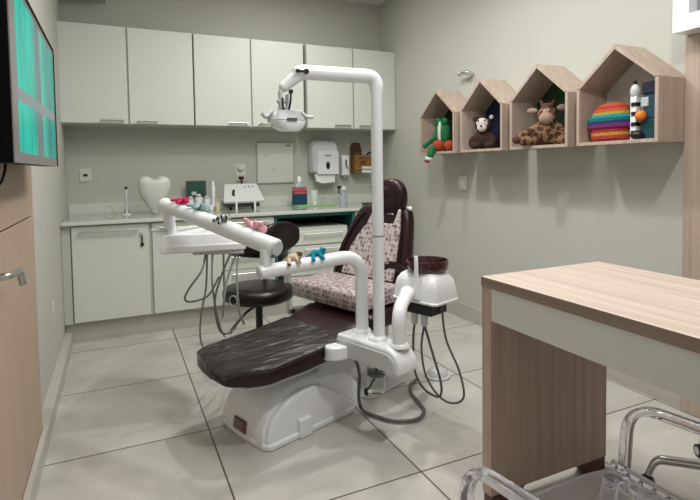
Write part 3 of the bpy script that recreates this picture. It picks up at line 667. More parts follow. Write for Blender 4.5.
# giraffe
gm = spot_mat('giraffe_spots', (.21, .115, .06), (.055, .020, .010), 36, .52); gt = fab('tan_plush', (.34, .23, .17)); gd = fab('dark_giraffe_fur', (.10, .04, .025))
gx, gy = 2.395, 2.39
plush('plush_giraffe', 'spotted brown plush giraffe sitting with arms spread in the green-backed house', 'plush toy', (gx, gy, ZH), gm,
      [((gx, gy, 1.43), (.065, .085, .080)), ((gx-.01, gy, 1.525), (.052, .06, .058)), ((gx-.02, gy+.06, 1.45), (gx-.05, gy+.15, 1.40), .030, .026), ((gx-.02, gy-.06, 1.45), (gx-.05, gy-.13, 1.40), .030, .026),
       ((gx-.02, gy+.06, 1.385), (gx-.055, gy+.13, 1.378), .034, .028), ((gx-.02, gy-.06, 1.385), (gx-.055, gy-.13, 1.378), .034, .028)],
      eyes=[((gx-.063, gy+.022, 1.545), .007), ((gx-.063, gy-.022, 1.545), .007)],
      extra=[('muzzle', [((gx-.052, gy, 1.505), (.036, .044, .036)), ((gx-.045, gy, 1.535), (.028, .034, .030))], gt),
             ('ear', [((gx-.01, gy+.085, 1.558), (.012, .034, .018))], gt), ('ear', [((gx-.01, gy-.085, 1.568), (.012, .034, .020))], gt),
             ('hair', [((gx, gy, 1.580), (.035, .04, .022)), ((gx-.005, gy+.03, 1.585), (gx-.005, gy+.035, 1.608), .009, .011), ((gx-.005, gy-.03, 1.585), (gx-.005, gy-.035, 1.608), .009, .011)], gd),
             ('hand', [((gx-.06, gy+.165, 1.388), (.026, .030, .026))], gd), ('hand', [((gx-.06, gy-.15, 1.388), (.026, .030, .026))], gd)], rot=36)
# rainbow cushion
rb = band_mat('rainbow_crochet', [(.30, .02, .02), (.36, .03, .02), (.42, .24, .03), (.34, .02, .02), (.24, .01, .08), (.11, .015, .14), (.012, .02, .09), (.0, .13, .15), (.0, .19, .20), (.30, .24, .03), (.40, .07, .01), (.33, .02, .015), (.36, .07, .01)], 'Z', 0, .20)
b = nb(); cy = 1.945
loft(b, [ring((2.40, cy, ZH+z), (0, 1, 0), (1, 0, 0), hw, hd, 3) for z, hw, hd in [(.0, .104, .050), (.012, .112, .062), (.066, .112, .066), (.070, .130, .072), (.122, .130, .072), (.128, .110, .066), (.155, .098, .060), (.18, .080, .050), (.195, .055, .03), (.200, .02, .012)]])
single('crochet_cushion', b, rb, 'rainbow striped crochet cushion in the house nearest the desk', 'cushion', (2.40, cy, ZH), bev=.004)
# toy tower
t = thing('toy_robot', 'tall white black and orange block toy beside the rainbow cushion', 'toy', (2.38, 1.77, ZH))
py = 1.790
obj('post', B(2.345, 2.375, py-.018, py+.014, ZH, ZH+.21), M['white'], t, bev=.003)
for z in (.075, .125, .17, .035): obj('peg', B(2.341, 2.379, py-.020, py+.006, ZH+z-.009, ZH+z+.009), M['black'], t)
b = nb(); sph(b, (2.36, py-.002, ZH+.232), .022, .024, .036); obj('head', b, M['grayw'], t)
b = nb(); sph(b, (2.36, py-.002, ZH+.278), .009, .010, .012); obj('antenna', b, M['black'], t)
obj('hat_block', B(2.36, 2.42, 1.665, py-.035, ZH+.215, ZH+.272), mat('navy', (.01, .015, .03), .5), t, bev=.003)
obj('blue_block', B(2.365, 2.42, 1.668, py-.04, ZH+.10, ZH+.214), mat('slate_blue', (.012, .05, .075), .5), t, bev=.003)
obj('pale_block', B(2.36, 2.42, 1.72, py-.03, ZH+.155, ZH+.20), mat('pale_gray', (.45, .48, .48), .5), t, bev=.003)
b = nb(); sph(b, (2.35, 1.750, ZH+.112), .026); obj('ball', b, mat('orange', (.70, .20, .02), .6), t)
obj('teal_block', B(2.365, 2.42, 1.668, py-.03, ZH, ZH+.098), mat('dark_teal', (.006, .05, .07), .5), t, bev=.003)
b = nb(); sph(b, (2.352, 1.772, ZH+.022), .024, .032, .022); obj('wheel', b, M['black'], t)

setxf()
# ------------------------------------------------------------------ desk
t = thing('desk', 'pale wood desk with white drawer apron in the right foreground', 'desk', (1.45, .6, 0))
DX0, DX1, DY0, DY1, DZ = 1.168, 1.758, -.28, 1.432, .830
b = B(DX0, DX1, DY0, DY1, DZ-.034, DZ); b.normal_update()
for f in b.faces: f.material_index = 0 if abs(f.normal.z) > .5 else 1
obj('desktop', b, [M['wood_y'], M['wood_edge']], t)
for y0, y1 in ((DY1-.048, DY1-.002), (DY0+.002, DY0+.048)):
    lg = obj('leg_panel', B(DX0+.002, DX1-.004, y0, y1, .050, DZ-.034), M['wood_leg'], t, bev=.001)
    for x0, x1 in ((DX0+.01, DX0+.11), (DX1-.11, DX1-.01)):
        obj('foot', prism(nb(), [(x0, y0, 0), (x1, y0, 0), (x1 + (0 if x0 > 1.4 else .05), y0, .050), (x0 - (.05 if x0 > 1.4 else 0), y0, .050)], (0, y1-y0, 0)), M['foot'], lg, label='dark reddish brown foot')
obj('apron', B(DX0+.004, DX0+.022, DY0+.049, DY1-.049, .682, DZ-.035), M['apron'], t)
obj('apron', B(DX1-.022, DX1-.006, DY0+.049, DY1-.049, .682, DZ-.035), M['apron'], t)

# ------------------------------------------------------------------ clear armchair
def band(pts, w=.024, th=.009, side=(1, 0, 0)):
    b = nb(); P = [Vector(p) for p in pts]; rings = []; s = Vector(side)
    for i, p in enumerate(P):
        tg = (P[min(i+1, len(P)-1)]-P[max(i-1, 0)]).normalized(); n_ = s.cross(tg).normalized()
        rings.append(ring(p, s, n_, w, th, 3.5, 16))
    return loft(b, rings)
t = thing('clear_armchair', 'transparent acrylic armchair pulled up beside the desk, only arms and seat edge showing', 'chair', (.90, .6, 0))
cx0, cx1, yf, yb2, zs = .662, 1.142, .895, .37, .440
obj('seat', loft(nb(), [ring(((cx0+cx1)/2, (yf+yb2)/2, z), (1, 0, 0), (0, 1, 0), (cx1-cx0)/2-d, (yf-yb2)/2-d, 9, 40) for z, d in ((zs-.022, .006), (zs-.016, 0), (zs-.003, 0), (zs, .004))]), M['acryl'], t)
for sx, x in ((-1, cx0-.004), (1, cx1+.016)):
    pts = fillet([(x, yf-.035, zs+.004), (x+.0*sx, yf-.045, .606+.012*sx), (x, yb2+.20, .634+.008*sx), (x+.01*-sx, yb2-.02, .650)], .165, 12)
    obj('arm', band(pts, .017, .0105), M['acryl'], t)
bp_ = []
for i in range(21):
    a = PI*i/20; bp_.append(((cx0+cx1)/2-.215*math.cos(a), yb2-.035-.06*math.sin(a), .0))
bb = nb(); rs = []
for i in range(0, 21):
    p = bp_[i]; top = .70+.10*math.sin(PI*i/20)
    rs.append([Vector((p[0], p[1]-.006, zs+.005)), Vector((p[0], p[1]+.006, zs+.005)), Vector((p[0], p[1]+.006, top)), Vector((p[0], p[1]-.006, top))])
loft(bb, rs); obj('backrest', bb, M['acryl'], t, bev=.002)
for x in (cx0+.03, cx1-.03):
    for y in (yf-.04, yb2+.04):
        sx = -1 if x < .9 else 1; b = T_([(x, y, zs-.022), (x+.015*sx, y+(.01 if y > .6 else -.03), 0)], [.020, .014], seg=14); obj('leg', b, M['acryl'], t)
bb = nb()
for i in range(9): cyl(bb, (cx1+.004, .60+i*.034, zs-.085), (cx1+.004, .60+i*.034, zs+.002), .006, seg=10)
tube(bb, [(cx1+.004, .55, zs+.006), (cx1+.004, .885, zs+.006)], .011, seg=12); tube(bb, [(cx1+.004, .55, zs-.085), (cx1+.004, .885, zs-.085)], .008, seg=12)
obj('ribbed_edge', bb, M['acryl'], t)

# ------------------------------------------------------------------ swivel chair behind the desk
ccx, ccy = 2.005, .965
t = thing('swivel_chair', 'swivel chair behind the desk, one chrome leg and black caster showing', 'chair', (ccx, ccy, 0))
a0 = math.atan2(1.22-ccy, 1.774-ccx)
for i in range(5):
    a = a0+i*2*PI/5; d = Vector((math.cos(a), math.sin(a), 0)); e = Vector((ccx, ccy, 0))+d*.345
    lg = obj('leg', T_(fillet([Vector((ccx, ccy, .14)), Vector((ccx, ccy, .125))+d*.32, Vector((ccx, ccy, .06))+d*.345], .03, 6), [.018, .012], seg=12), M['chrome'], t)
    s = d.cross(Vector((0, 0, 1)))
    b = nb()
    for q in (-.012, .012): cyl(b, e+s*(q-.008)+Vector((0, 0, .026)), e+s*(q+.008)+Vector((0, 0, .026)), .0258)
    box(b, e.x-.008, e.x+.008, e.y-.008, e.y+.008, .03, .062); w_ = obj('caster', b, M['black'], lg)
    b = nb()
    for q in (-.021, .021): cyl(b, e+s*q+Vector((0, 0, .026)), e+s*(q*1.02)+Vector((0, 0, .026)), .016)
    obj('hub', b, M['steel'], lg)
b = nb(); cyl(b, (ccx, ccy, .11), (ccx, ccy, .17), .035, .03); cyl(b, (ccx, ccy, .17), (ccx, ccy, .42), .02); obj('column', b, M['chrome'], t)
obj('seat', loft(nb(), [ring((ccx, ccy, z), (1, 0, 0), (0, 1, 0), .21-d, .21-d, 5, 32) for z, d in ((.42, .02), (.43, 0), (.455, 0), (.46, .01))]), M['acryl'], t)
bb = nb(); rs = []
for i in range(13):
    a = -.75+1.5*i/12; r = .22
    px, py = ccx+r*math.cos(a), ccy+r*math.sin(a)
    rs.append([Vector((px, py, .455)), Vector((px+.012, py, .455)), Vector((px+.042, py, .84)), Vector((px+.03, py, .84))])
loft(bb, rs); obj('backrest', bb, M['acryl'], t, bev=.002)

# ------------------------------------------------------------------ DENTAL CHAIR
O = Vector((.365, 2.24, 0)); U = Vector((.943, .332, 0)).normalized(); N_ = Vector((.332, -.943, 0)).normalized(); Z = Vector((0, 0, 1))
def L(s, n, z): return O + U*s + N_*n + Z*z
FM = Matrix((U, N_, Z)).transposed().to_4x4(); FM.translation = O     # (s,n,z) -> world
def lbox(bm, s0, s1, n0, n1, z0, z1, mi=0): return box(bm, s0, s1, n0, n1, z0, z1, mi, FM)
DC = thing('dental_chair', 'white dental unit with dark brown leather patient chair in the middle of the room', 'dental chair', tuple(L(.4, .05, 0)))
MID = axes(.9796, .0381, .9539, .0981, .985, 0)
setxf(Matrix.Translation((.047, .031, 0)) @ FM @ axes(.862, .020, 1, .012) @ FM.inverted())
# base
b = nb(); pr_ = [(.055, .03), (.066, .09), (.10, .165), (.16, .205), (.24, .225), (.36, .24), (.52, .245), (.66, .225), (.74, .15), (.78, .03)]
def hull(sc, hw, n0):
    rings = []
    for s, z in sc: rings.append([L(s, n0+hw*c, max(.0, z)*k) for c, k in ((-1, 0), (-1, .55), (-.93, .82), (-.75, .95), (-.4, 1), (.4, 1), (.75, .95), (.93, .82), (1, .55), (1, 0))])
    return rings
loft(b, hull(pr_, .155, .02))
obj('base', b, M['white'], DC, bev=.004)
b = nb(); rg = [L(s, n, 0) for s, n in [(.10, -.205), (.055, -.15), (.045, 0), (.05, .12), (.062, .19), (.085, .212), (.66, .212), (.70, .19), (.70, -.19), (.66, -.21)]]
prism(b, rg, (0, 0, .028)); obj('base_skirt', b, M['white'], DC, bev=.008, seg=3)
for sgn in (1, -1):
    prof = [(.068, .02), (.078, .07), (.105, .12), (.155, .16), (.22, .188), (.30, .203), (.38, .205), (.45, .190), (.53, .145), (.61, .09), (.685, .05), (.69, .02)]
    n0 = .10 if sgn > 0 else -.09; b = nb(); prism(b, [L(s, n0, z) for s, z in prof], N_*(.098*sgn)); obj('side_cover', b, M['white'], DC, bev=.014, seg=3)
b = nb(); lbox(b, .262, .345, .195, .222, .0, .088); obj('pedal_box', b, M['white'], DC, bev=.006)
b = nb(); prism(b, [L(.0520, -.045, .032), L(.0520, .050, .032), L(.0605, .050, .084), L(.0605, -.045, .084)], U*-.006)
lab = obj('rating_label', b, M['red'], DC)
b = nb()
for i in range(4): prism(b, [L(.0450+i*.0019, -.038, .038+i*.011), L(.0450+i*.0019, .043-.01*(i % 2), .038+i*.011), L(.0455+i*.0019, .043-.01*(i % 2), .041+i*.011), L(.0455+i*.0019, -.038, .041+i*.011)], U*-.001)
obj('print_lines', b, mat('label_ink', (.55, .48, .48), .6), lab)
setxf(MID)
# lift arm
b = nb(); prism(b, [L(.42, -.10, .20), L(.55, -.10, .36), L(.98, -.10, .40), L(.98, -.10, .30), L(.74, -.10, .12)], N_*.24); obj('lift_arm', b, M['grayw'], DC, bev=.02, seg=3)
b = nb(); lbox(b, .50, 1.05, -.16, .18, .385, .415); obj('seat_frame', b, M['grayw'], DC, bev=.01)
# leg cushion
def cush(secs, e=4.2): return [ring(L(s, n, (zt+zb)/2), N_, Z, hw, (zt-zb)/2, e, 32) for s, n, hw, zt, zb in secs]
LS = [(-.050, .040, .055, .352, .322), (-.046, .038, .080, .366, .316), (-.028, .002, .142, .378, .310), (-.010, -.026, .184, .383, .307), (.02, -.022, .206, .387, .306), (.06, -.010, .230, .390, .307), (.10, 0, .244, .392, .309), (.30, 0, .244, .404, .314), (.45, 0, .246, .416, .327), (.56, 0, .247, .434, .340), (.66, 0, .247, .468, .362), (.700, 0, .247, .482, .378), (.710, 0, .243, .480, .385)]
def cush6(secs, e=6.5): return [ring(L(s, n, (zt+zb)/2), N_, Z, hw, (zt-zb)/2, e, 40) for s, n, hw, zt, zb in secs]
LC = obj('leg_cushion', loft(nb(), cush6(LS)), M['leather'], DC, bev=0, smooth=50)
b = loft(nb(), cush6([(s-.004 if s < -.04 else s, n, hw+.003, zt+.0035, zt-.022) for s, n, hw, zt, zb in LS[1:9]] + [(.53, 0, .2495, .4315, .39)]))
obj('plastic_cover', b, M['film'], LC, smooth=50, label='crinkled clear plastic film over the leg cushion')
b = loft(nb(), [ring(L(s, n, (zt+zb)/2), N_, Z, hw, (zt-zb)/2, 4.2, 32) for s, n, hw, zt, zb in [(.02, 0, .17, .310, .296), (.10, 0, .21, .312, .292), (.30, 0, .232, .322, .305), (.56, 0, .236, .345, .33), (.66, 0, .236, .365, .35)]])
obj('cushion_rim', b, M['grayw'], LC)
b = loft(nb(), cush([(.712, 0, .235, .478, .40), (.722, 0, .246, .490, .385), (.80, 0, .250, .497, .385), (.98, 0, .25, .497, .385), (1.05, 0, .24, .49, .39)]))
obj('seat_cushion', b, M['leather'], DC, sub=1, smooth=60)
# backrest
def bring(z, c, hw, th, e=4.0):
    c -= .105; hw += .012; s = .985+(z-.5)*.27
    return ring(L(s+.055, c, z), N_, U, hw, th, e, 36)
b = loft(nb(), [bring(.47, 0, .22, .03), bring(.48, 0, .26, .048), bring(.57, 0, .288, .055), bring(.66, .005, .285, .055), bring(.76, .012, .268, .055), bring(.85, .025, .242, .052), bring(.93, .038, .215, .050), bring(.98, .044, .190, .045), bring(1.005, .045, .165, .036), bring(1.014, .045, .13, .02)])
BR = obj('backrest', b, M['leather'], DC, smooth=50)
for sg in (-1, 1):
    pts = [L(.985+(z-.5)*.27+.002, c-.095+sg*hw, z) for z, c, hw in ((.54, 0, .25), (.66, .005, .248), (.76, .012, .232), (.85, .025, .208), (.93, .045, .172), (.975, .055, .14))]
    obj('seam', T_(spline(pts, 5), .005, seg=8), M['leather'], BR)
# headrest
b = nb(); cs, cn = 1.15, -.004
rg = []
for z, hw, th in ((.965, .05, .025), (.972, .09, .04), (1.0, .118, .05), (1.06, .128, .052), (1.12, .12, .05), (1.16, .085, .04), (1.175, .045, .02)): rg.append(ring(L(cs, cn, z), N_, U, hw, th, 2.8, 32))
loft(b, rg); HR = obj('headrest', b, M['leather'], DC, sub=1, smooth=60)
b = nb(); m4 = FM.to_3x3().to_4x4(); sph(b, L(cs-.040, cn-.01, 1.09), .018, .060, .044, mx=m4); obj('neck_pad', b, M['leather'], HR)
b = nb(); sph(b, L(cs-.061, cn-.01, 1.09), .005, .012, .010, mx=m4); obj('button', b, M['black'], HR)
b = nb(); lbox(b, 1.12, 1.15, -.0, .05, .90, .99); obj('headrest_bar', b, M['chrome'], DC)
b = nb(); cyl(b, L(1.17, .09, 1.0), L(1.17, .135, 1.0), .010); sph(b, L(1.17, .135, 1.0), .014); obj('headrest_knob', b, M['white'], DC)
# armrest
obj('armrest', T_(spline([L(.80, .235, .715), L(.84, .262, .735), L(.90, .272, .715), L(.97, .272, .665), L(1.03, .262, .61), L(1.05, .25, .58)], 6), .020, seg=14), M['leather'], DC)
# arm box with three columns
b = nb(); pts = [L(.475, n, z) for n, z in [(.245, .352), (.245, .452), (.26, .458)] + [(.565+.085*math.sin(a), .373+.085*math.cos(a)) for a in [i*PI/2/8 for i in range(9)]] + [(.650, .355), (.635, .352)]]
prism(b, pts, U*.125); AB = obj('arm_box', b, M['white'], DC, bev=.012, seg=3)
b = nb(); prism(b, [L(.469, n, z) for n, z in [(.255, .360), (.255, .436), (.56, .436)] + [(.565+.06*math.sin(a), .376+.06*math.cos(a)) for a in [i*PI/2/6 for i in range(7)]] + [(.625, .360)]], U*.01); obj('cover_plate', b, M['grayw'], AB, bev=.003)
b = nb(); pts = [L(.475+.082*math.cos(a)*1.0, .272+.058*math.sin(a), .352) for a in [i*2*PI/24 for i in range(24)]]; prism(b, pts, Z*.062); obj('swivel_joint', b, M['white'], DC, bev=.008, seg=3)
b = nb(); cyl(b, L(.475, .272, .413), L(.475, .272, .420), .015); obj('joint_screw', b, M['steel'], DC)
b = nb(); cyl(b, L(.40, .22, .35), L(.44, .25, .36), .02); sph(b, L(.395, .215, .35), .020); obj('joint_knob', b, M['grayw'], DC)
for n in (.322, .456, .590):
    b = nb(); lathe(b, [(.046, 0), (.046, .006), (.036, .018), (.032, .02)], L(.577 if n < .4 else .545, n, .455)); obj('column_collar', b, M['white'], AB)
# tubes
setxf()
p1 = MID @ L(.577, .322, .457); e1 = Vector((.540, 2.10, .784))
pts = fillet([p1, Vector((p1.x, p1.y, .817)), e1], .11, 12)
lt = obj('lower_arm', T_(pts, .030, seg=24), M['tubew'], DC, bev=.003)
b = nb(); d = (e1-Vector((p1.x, p1.y, .817))).normalized(); cyl(b, e1-d*.0, e1+d*.006, .0275, .024); obj('end_cap', b, M['grayw'], lt)
a2 = Vector((.612, 2.085, .885)); c2 = Vector((.222, 2.70, 1.049)); d = (a2-c2).normalized()
ut = obj('upper_arm', T_([c2, a2], [.036, .040], seg=28), M['tubew'], DC, bev=.004)
b = nb(); cyl(b, a2, a2+d*.008, .037, .033); obj('end_cap', b, M['grayw'], ut)
b = nb(); sph(b, c2, .037, mx=None); obj('end_cap', b, M['tubew'], ut)
b = nb(); cyl(b, (.572, 2.106, .79), (.572, 2.106, .880), .026, .026); obj('arm_joint', b, M['tubew'], DC)
b = nb(); cyl(b, (.665, 2.125, .725), (.665, 2.125, .79), .011); obj('arm_pin', b, M['grayw'], DC)
b = nb(); cyl(b, (.600, 2.08, .852), (.588, 2.065, .854), .007); obj('arm_screw', b, M['hose'], DC)
b = nb(); cyl(b, (.245, 2.73, .89), (.238, 2.71, 1.04), .028, .028); obj('tray_joint', b, M['tubew'], DC)
# tray
def trayring(z, g):
    P = [(.187, 2.665), (.60, 2.595), (.625, 2.74), (.50, 3.02), (.32, 3.10), (.215, 2.82)]; c = Vector((.41, 2.82, 0))
    return [(c.x+(x-c.x)*g, c.y+(y-c.y)*g, z) for x, y in P]
TR = obj('instrument_tray', loft(nb(), [trayring(.806, .95), trayring(.812, 1.0), trayring(.842, 1.0), trayring(.846, .98), trayring(.893, .945), trayring(.899, .92)]), M['tubew'], DC, bev=.006)
b = nb(); prism(b, [(.345, 2.69, .786), (.59, 2.60, .786), (.61, 2.74, .786), (.38, 2.86, .786)], (0, 0, .021)); obj('hose_block', b, M['grayw'], TR, bev=.006)
b = nb(); tube(b, [(.150, 2.70, .925), (.235, 2.71, .92)], .009, seg=8); tube(b, spline([(.26, 2.74, .925), (.30, 2.80, .912), (.36, 2.88, .908), (.44, 2.94, .908)]), .008, seg=8); obj('tray_handle', b, M['grayw'], TR)
b = nb(); cyl(b, (.43, 2.75, .895), (.43, 2.75, .935), .008); obj('tray_pin', b, M['white'], TR)
# tray hoses
hp = [
 [(.41, 2.68, .79), (.375, 2.60, .72), (.305, 2.55, .645), (.285, 2.54, .60), (.32, 2.55, .582), (.40, 2.57, .60), (.46, 2.60, .68)],
 [(.42, 2.70, .79), (.415, 2.74, .60), (.395, 2.82, .42), (.405, 2.90, .26), (.46, 2.96, .16), (.56, 2.98, .14)],
 [(.44, 2.66, .79), (.425, 2.60, .66), (.445, 2.62, .50), (.48, 2.70, .38), (.52, 2.82, .30)],
 [(.53, 2.64, .79), (.47, 2.60, .68), (.43, 2.57, .56), (.445, 2.55, .43), (.50, 2.64, .37), (.57, 2.75, .36)],
 [(.56, 2.64, .79), (.50, 2.60, .66), (.475, 2.58, .54), (.48, 2.64, .46)],
 [(.57, 2.65, .79), (.545, 2.58, .66), (.55, 2.56, .50), (.585, 2.62, .42), (.61, 2.75, .38)]]
for i, p in enumerate(hp): obj('instrument_hose', T_(spline(p, 8), .0052, seg=8), M['hose'] if i in (0, 3) else M['hose2'], TR)
# light pole
P2 = MID @ L(.555, .456, .457)
pts = fillet([P2, Vector((P2.x, P2.y, 1.622)), Vector((.715, 2.03, 1.625))], .050, 12)
pts = [pts[0], Vector((P2.x, P2.y, 1.55))] + pts[1:]
PO = obj('light_pole', T_(pts, [.026]*2 + [.031]*(len(pts)-2), seg=24), M['tubew'], DC)
b = nb(); cyl(b, (P2.x, P2.y, .915), (P2.x, P2.y, .921), .0275); obj('pole_ring', b, M['hose2'], PO)
b = nb(); sph(b, (.712, 2.03, 1.620), .035, .034, .033); cyl(b, (.708, 2.03, 1.615), (.645, 2.035, 1.562), .028, .021); sph(b, (.643, 2.035, 1.560), .022); LA = obj('lamp_joint', b, M['tubew'], DC, mods=remesh(.004))
b = nb(); cyl(b, (.690, 1.996, 1.622), (.690, 1.99, 1.622), .008); cyl(b, (.727, 1.994, 1.622), (.727, 1.987, 1.622), .011); box(b, .690, .727, 1.988, 1.996, 1.618, 1.626); obj('joint_lever', b, M['black'], LA)
LH = obj('lamp_head', loft(nb(), [ring((.643, 2.03, 1.466), (1, 0, 0), (0, 1, 0), .030, .03, 2.4), ring((.643, 2.03, 1.460), (1, 0, 0), (0, 1, 0), .056, .048, 2.6), ring((.643, 2.02, 1.432), (1, 0, 0), (0, 1, 0), .074, .060, 2.6), ring((.643, 2.005, 1.418), (1, 0, 0), (0, 1, 0), .078, .063, 2.6)]), M['lampg'], DC)
obj('reflector', loft(nb(), [ring((.643, 2.003, 1.416), (1, 0, 0), (0, 1, 0), .078, .062, 2.6), ring((.644, 1.99, 1.392), (1, 0, 0), (0, 1, 0), .066, .054, 2.4), ring((.646, 1.98, 1.374), (1, 0, 0), (0, 1, 0), .040, .036, 2.2)]), M['white'], LH, label='pale curved reflector under the lamp head')
b = nb(); box(b, .625, .665, 1.935, 1.945, 1.412, 1.424); obj('bulb_socket', b, M['hose'], LH)
b = nb(); tube(b, spline([(.605, 2.02, 1.456), (.58, 2.01, 1.453), (.555, 2.0, 1.432), (.540, 2.0, 1.448)]), .009, seg=10); obj('handle', b, M['grayw'], LH)
b = nb(); tube(b, spline([(.68, 2.02, 1.456), (.705, 2.01, 1.455), (.73, 2.0, 1.436), (.755, 2.0, 1.437)]), .008, seg=10); obj('handle', b, M['grayw'], LH)
b = nb(); tube(b, [(.575, 1.98, 1.40), (.535, 1.97, 1.402)], .004, seg=8); sph(b, (.532, 1.97, 1.402), .008); obj('switch_rod', b, M['grayw'], LH)
b = nb(); box(b, .620, .633, 2.02, 2.045, 1.46, 1.545); box(b, .650, .66, 2.02, 2.045, 1.46, 1.53); box(b, .618, .66, 2.02, 2.045, 1.455, 1.475); cyl(b, (.612, 2.03, 1.50), (.668, 2.03, 1.50), .010); obj('yoke', b, M['grayw'], DC, bev=.003)
b = nb(); tube(b, spline([(.662, 2.0, 1.535), (.655, 1.99, 1.49), (.64, 1.985, 1.445), (.625, 1.99, 1.47), (.625, 2.0, 1.51)]), .0045, seg=8); box(b, .655, .668, 1.99, 2.01, 1.53, 1.545); obj('lamp_cable', b, M['black'], DC)
# third column and cuspidor unit
setxf(MID)
P3 = L(.54, .590, .455)
e3 = L(.70, .500, .640)
obj('unit_arm', T_(fillet([P3, P3+Z*.165, e3], .12, 12), .031, seg=24), M['tubew'], DC)
b = nb(); cyl(b, L(.685, .508, .633), L(.72, .49, .65), .036); obj('unit_collar', b, M['white'], DC, bev=.003)
def ub(z, hs, hn, ds=0, dn=0): return [L(.835+ds+hs*a, .505+dn+hn*c, z) for a, c in ((-1, -.85), (-.85, -1), (.85, -1), (1, -.85), (1, .85), (.85, 1), (-.85, 1), (-1, .85))]
b = loft(nb(), [ub(.598, .098, .138), ub(.609, .100, .140), ub(.610, .094, .134), ub(.66, .091, .130), ub(.698, .085, .120), ub(.724, .070, .102), ub(.737, .056, .08)])
UN = obj('spittoon_unit', b, M['white'], DC, bev=.008, seg=3)
b = nb(); lathe(b, [(.035, .727), (.052, .733), (.088, .737), (.100, .748), (.104, .772), (.102, .790), (.095, .790), (.090, .762), (.05, .755), (.002, .75)], L(.85, .51, 0)); obj('spittoon_bowl', b, M['wine'], UN, label='dark wine-red round bowl')
b = nb(); c_ = L(.738, .530, 0); tube(b, spline([(c_.x, c_.y, .70), (c_.x, c_.y, .79), (c_.x, c_.y+.002, .812), (c_.x, c_.y+.006, .822)], 5), [.011, .009], seg=12); obj('water_spout', b, M['white'], UN)
b = nb(); cyl(b, L(.752, .525, .62), L(.752, .525, .715), .029, .026); obj('spout_housing', b, M['white'], UN)
b = nb(); lbox(b, .77, .90, .40, .59, .535, .598); obj('holder_block', b, M['black'], UN, bev=.006)
fr = [((.79, .475), .555), ((.79, .535), .555), ((.80, .60), .57)]
for (s, n), z in fr[:2]:
    b = nb(); lathe(b, [(.014, -.075), (.017, -.06), (.017, 0), (.012, .01)], L(s, n, z-.0)); obj('hose_connector', b, M['grayw'], UN)
def HL(*p): return [L(*q) for q in p]
obj('suction_hose', T_(spline(HL((.79, .475, .485), (.79, .465, .40), (.81, .455, .24), (.85, .48, .14), (.88, .55, .11), (.88, .565, .18), (.83, .545, .36), (.79, .535, .485)), 8), .0062, seg=8), M['hose'], UN)
obj('suction_hose', T_(spline(HL((.795, .53, .485), (.81, .50, .36), (.84, .50, .22), (.88, .54, .12), (.90, .61, .09), (.92, .67, .13), (.90, .66, .26), (.86, .61, .42), (.84, .60, .598)), 8), .0055, seg=8), M['hose'], UN)
setxf()
obj('supply_hose', T_(spline([MID @ L(.57, .26, .34), (1.035, 2.17, .24), (1.05, 2.21, .10), (1.075, 2.22, .022), (1.115, 2.15, .014), (1.17, 2.07, .014), (1.27, 2.035, .014), (1.35, 2.09, .014), (1.375, 2.17, .014), (1.40, 2.29, .014), (1.45, 2.38, .014), (1.52, 2.43, .012)], 10), .0085, seg=10), M['hose'], DC)
setxf(MID)
# suction filter bottle below the arm box
b = nb(); lathe(b, [(.030, .17), (.042, .18), (.043, .30), (.036, .318), (.012, .322)], L(.59, .40, 0)); BT = obj('filter_bottle', b, M['clear'], DC)
b = nb(); lathe(b, [(.0435, .265), (.0435, .280)], L(.59, .40, 0)); obj('bottle_band', b, M['hose'], BT)
obj('bottle_tube', T_(spline(HL((.59, .40, .33), (.588, .395, .26), (.575, .375, .20), (.57, .36, .185)), 5), .005, seg=8), M['hose'], BT)
b = nb(); sph(b, L(.568, .355, .175), .012, .012, .02); obj('bottle_nozzle', b, M['black'], BT)
setxf()
b = nb(); prism(b, [(1.415, 2.69, .001), (1.455, 2.45, .001), (1.188, 2.339, .001), (1.12, 2.42, .001), (1.10, 2.60, .001)], (0, 0, .007)); obj('pale_floor_sheet', b, M['grayw'], DC, bev=.002)  # thin pale sheet lying flat on the tiles

# foot pedal
t = thing('foot_pedal', 'clear domed foot pedal on the floor under the spittoon unit', 'pedal', (1.67, 2.44, 0))
b = nb(); lathe(b, [(.072, .0), (.077, .006), (.072, .014)], (1.67, 2.44, 0)); obj('base_ring', b, M['grayw'], t)
b = nb(); lathe(b, [(.064, .0145), (.058, .030), (.042, .046), (.02, .055), (.002, .058)], (1.67, 2.44, 0)); obj('dome', b, mat('frosted_white', (.72, .73, .72), .12, trans=.4), t)

# ------------------------------------------------------------------ floral booster cushions
setxf(MID)
b = loft(nb(), [ring(L(.838, -.09, z), N_, U, hn, hs, 14, 64) for z, hn, hs in ((.500, .278, .158), (.506, .290, .166), (.582, .290, .166), (.594, .284, .160), (.600, .25, .13))])
single('booster_seat_cushion', b, M['floral'], 'floral printed booster cushion in plastic lying on the chair seat', 'cushion', tuple(L(.845, -.075, .50)), smooth=60)
def fr_(z, a, c): s = .985+(z-.5)*.27; return [L(s-.004, a, z), L(s-.004, c, z), L(s-.022, c, z), L(s-.022, a, z)]
b = nb(); loft(b, [fr_(.602, -.275, .145), fr_(.66, -.268, .148), fr_(.76, -.235, .143), fr_(.84, -.185, .138), fr_(.89, -.145, .135), fr_(.915, -.115, .13)])
loft(b, [fr_(.90, .075, .13), fr_(.95, .095, .125), fr_(1.0, .107, .115)]); loft(b, [fr_(.90, -.13, -.07), fr_(.97, -.10, -.07)])
single('booster_back_cushion', b, M['floral'], 'floral printed pad with straps hanging against the chair backrest', 'cushion', tuple(L(1.0, 0, .6)), bev=.006, smooth=50)

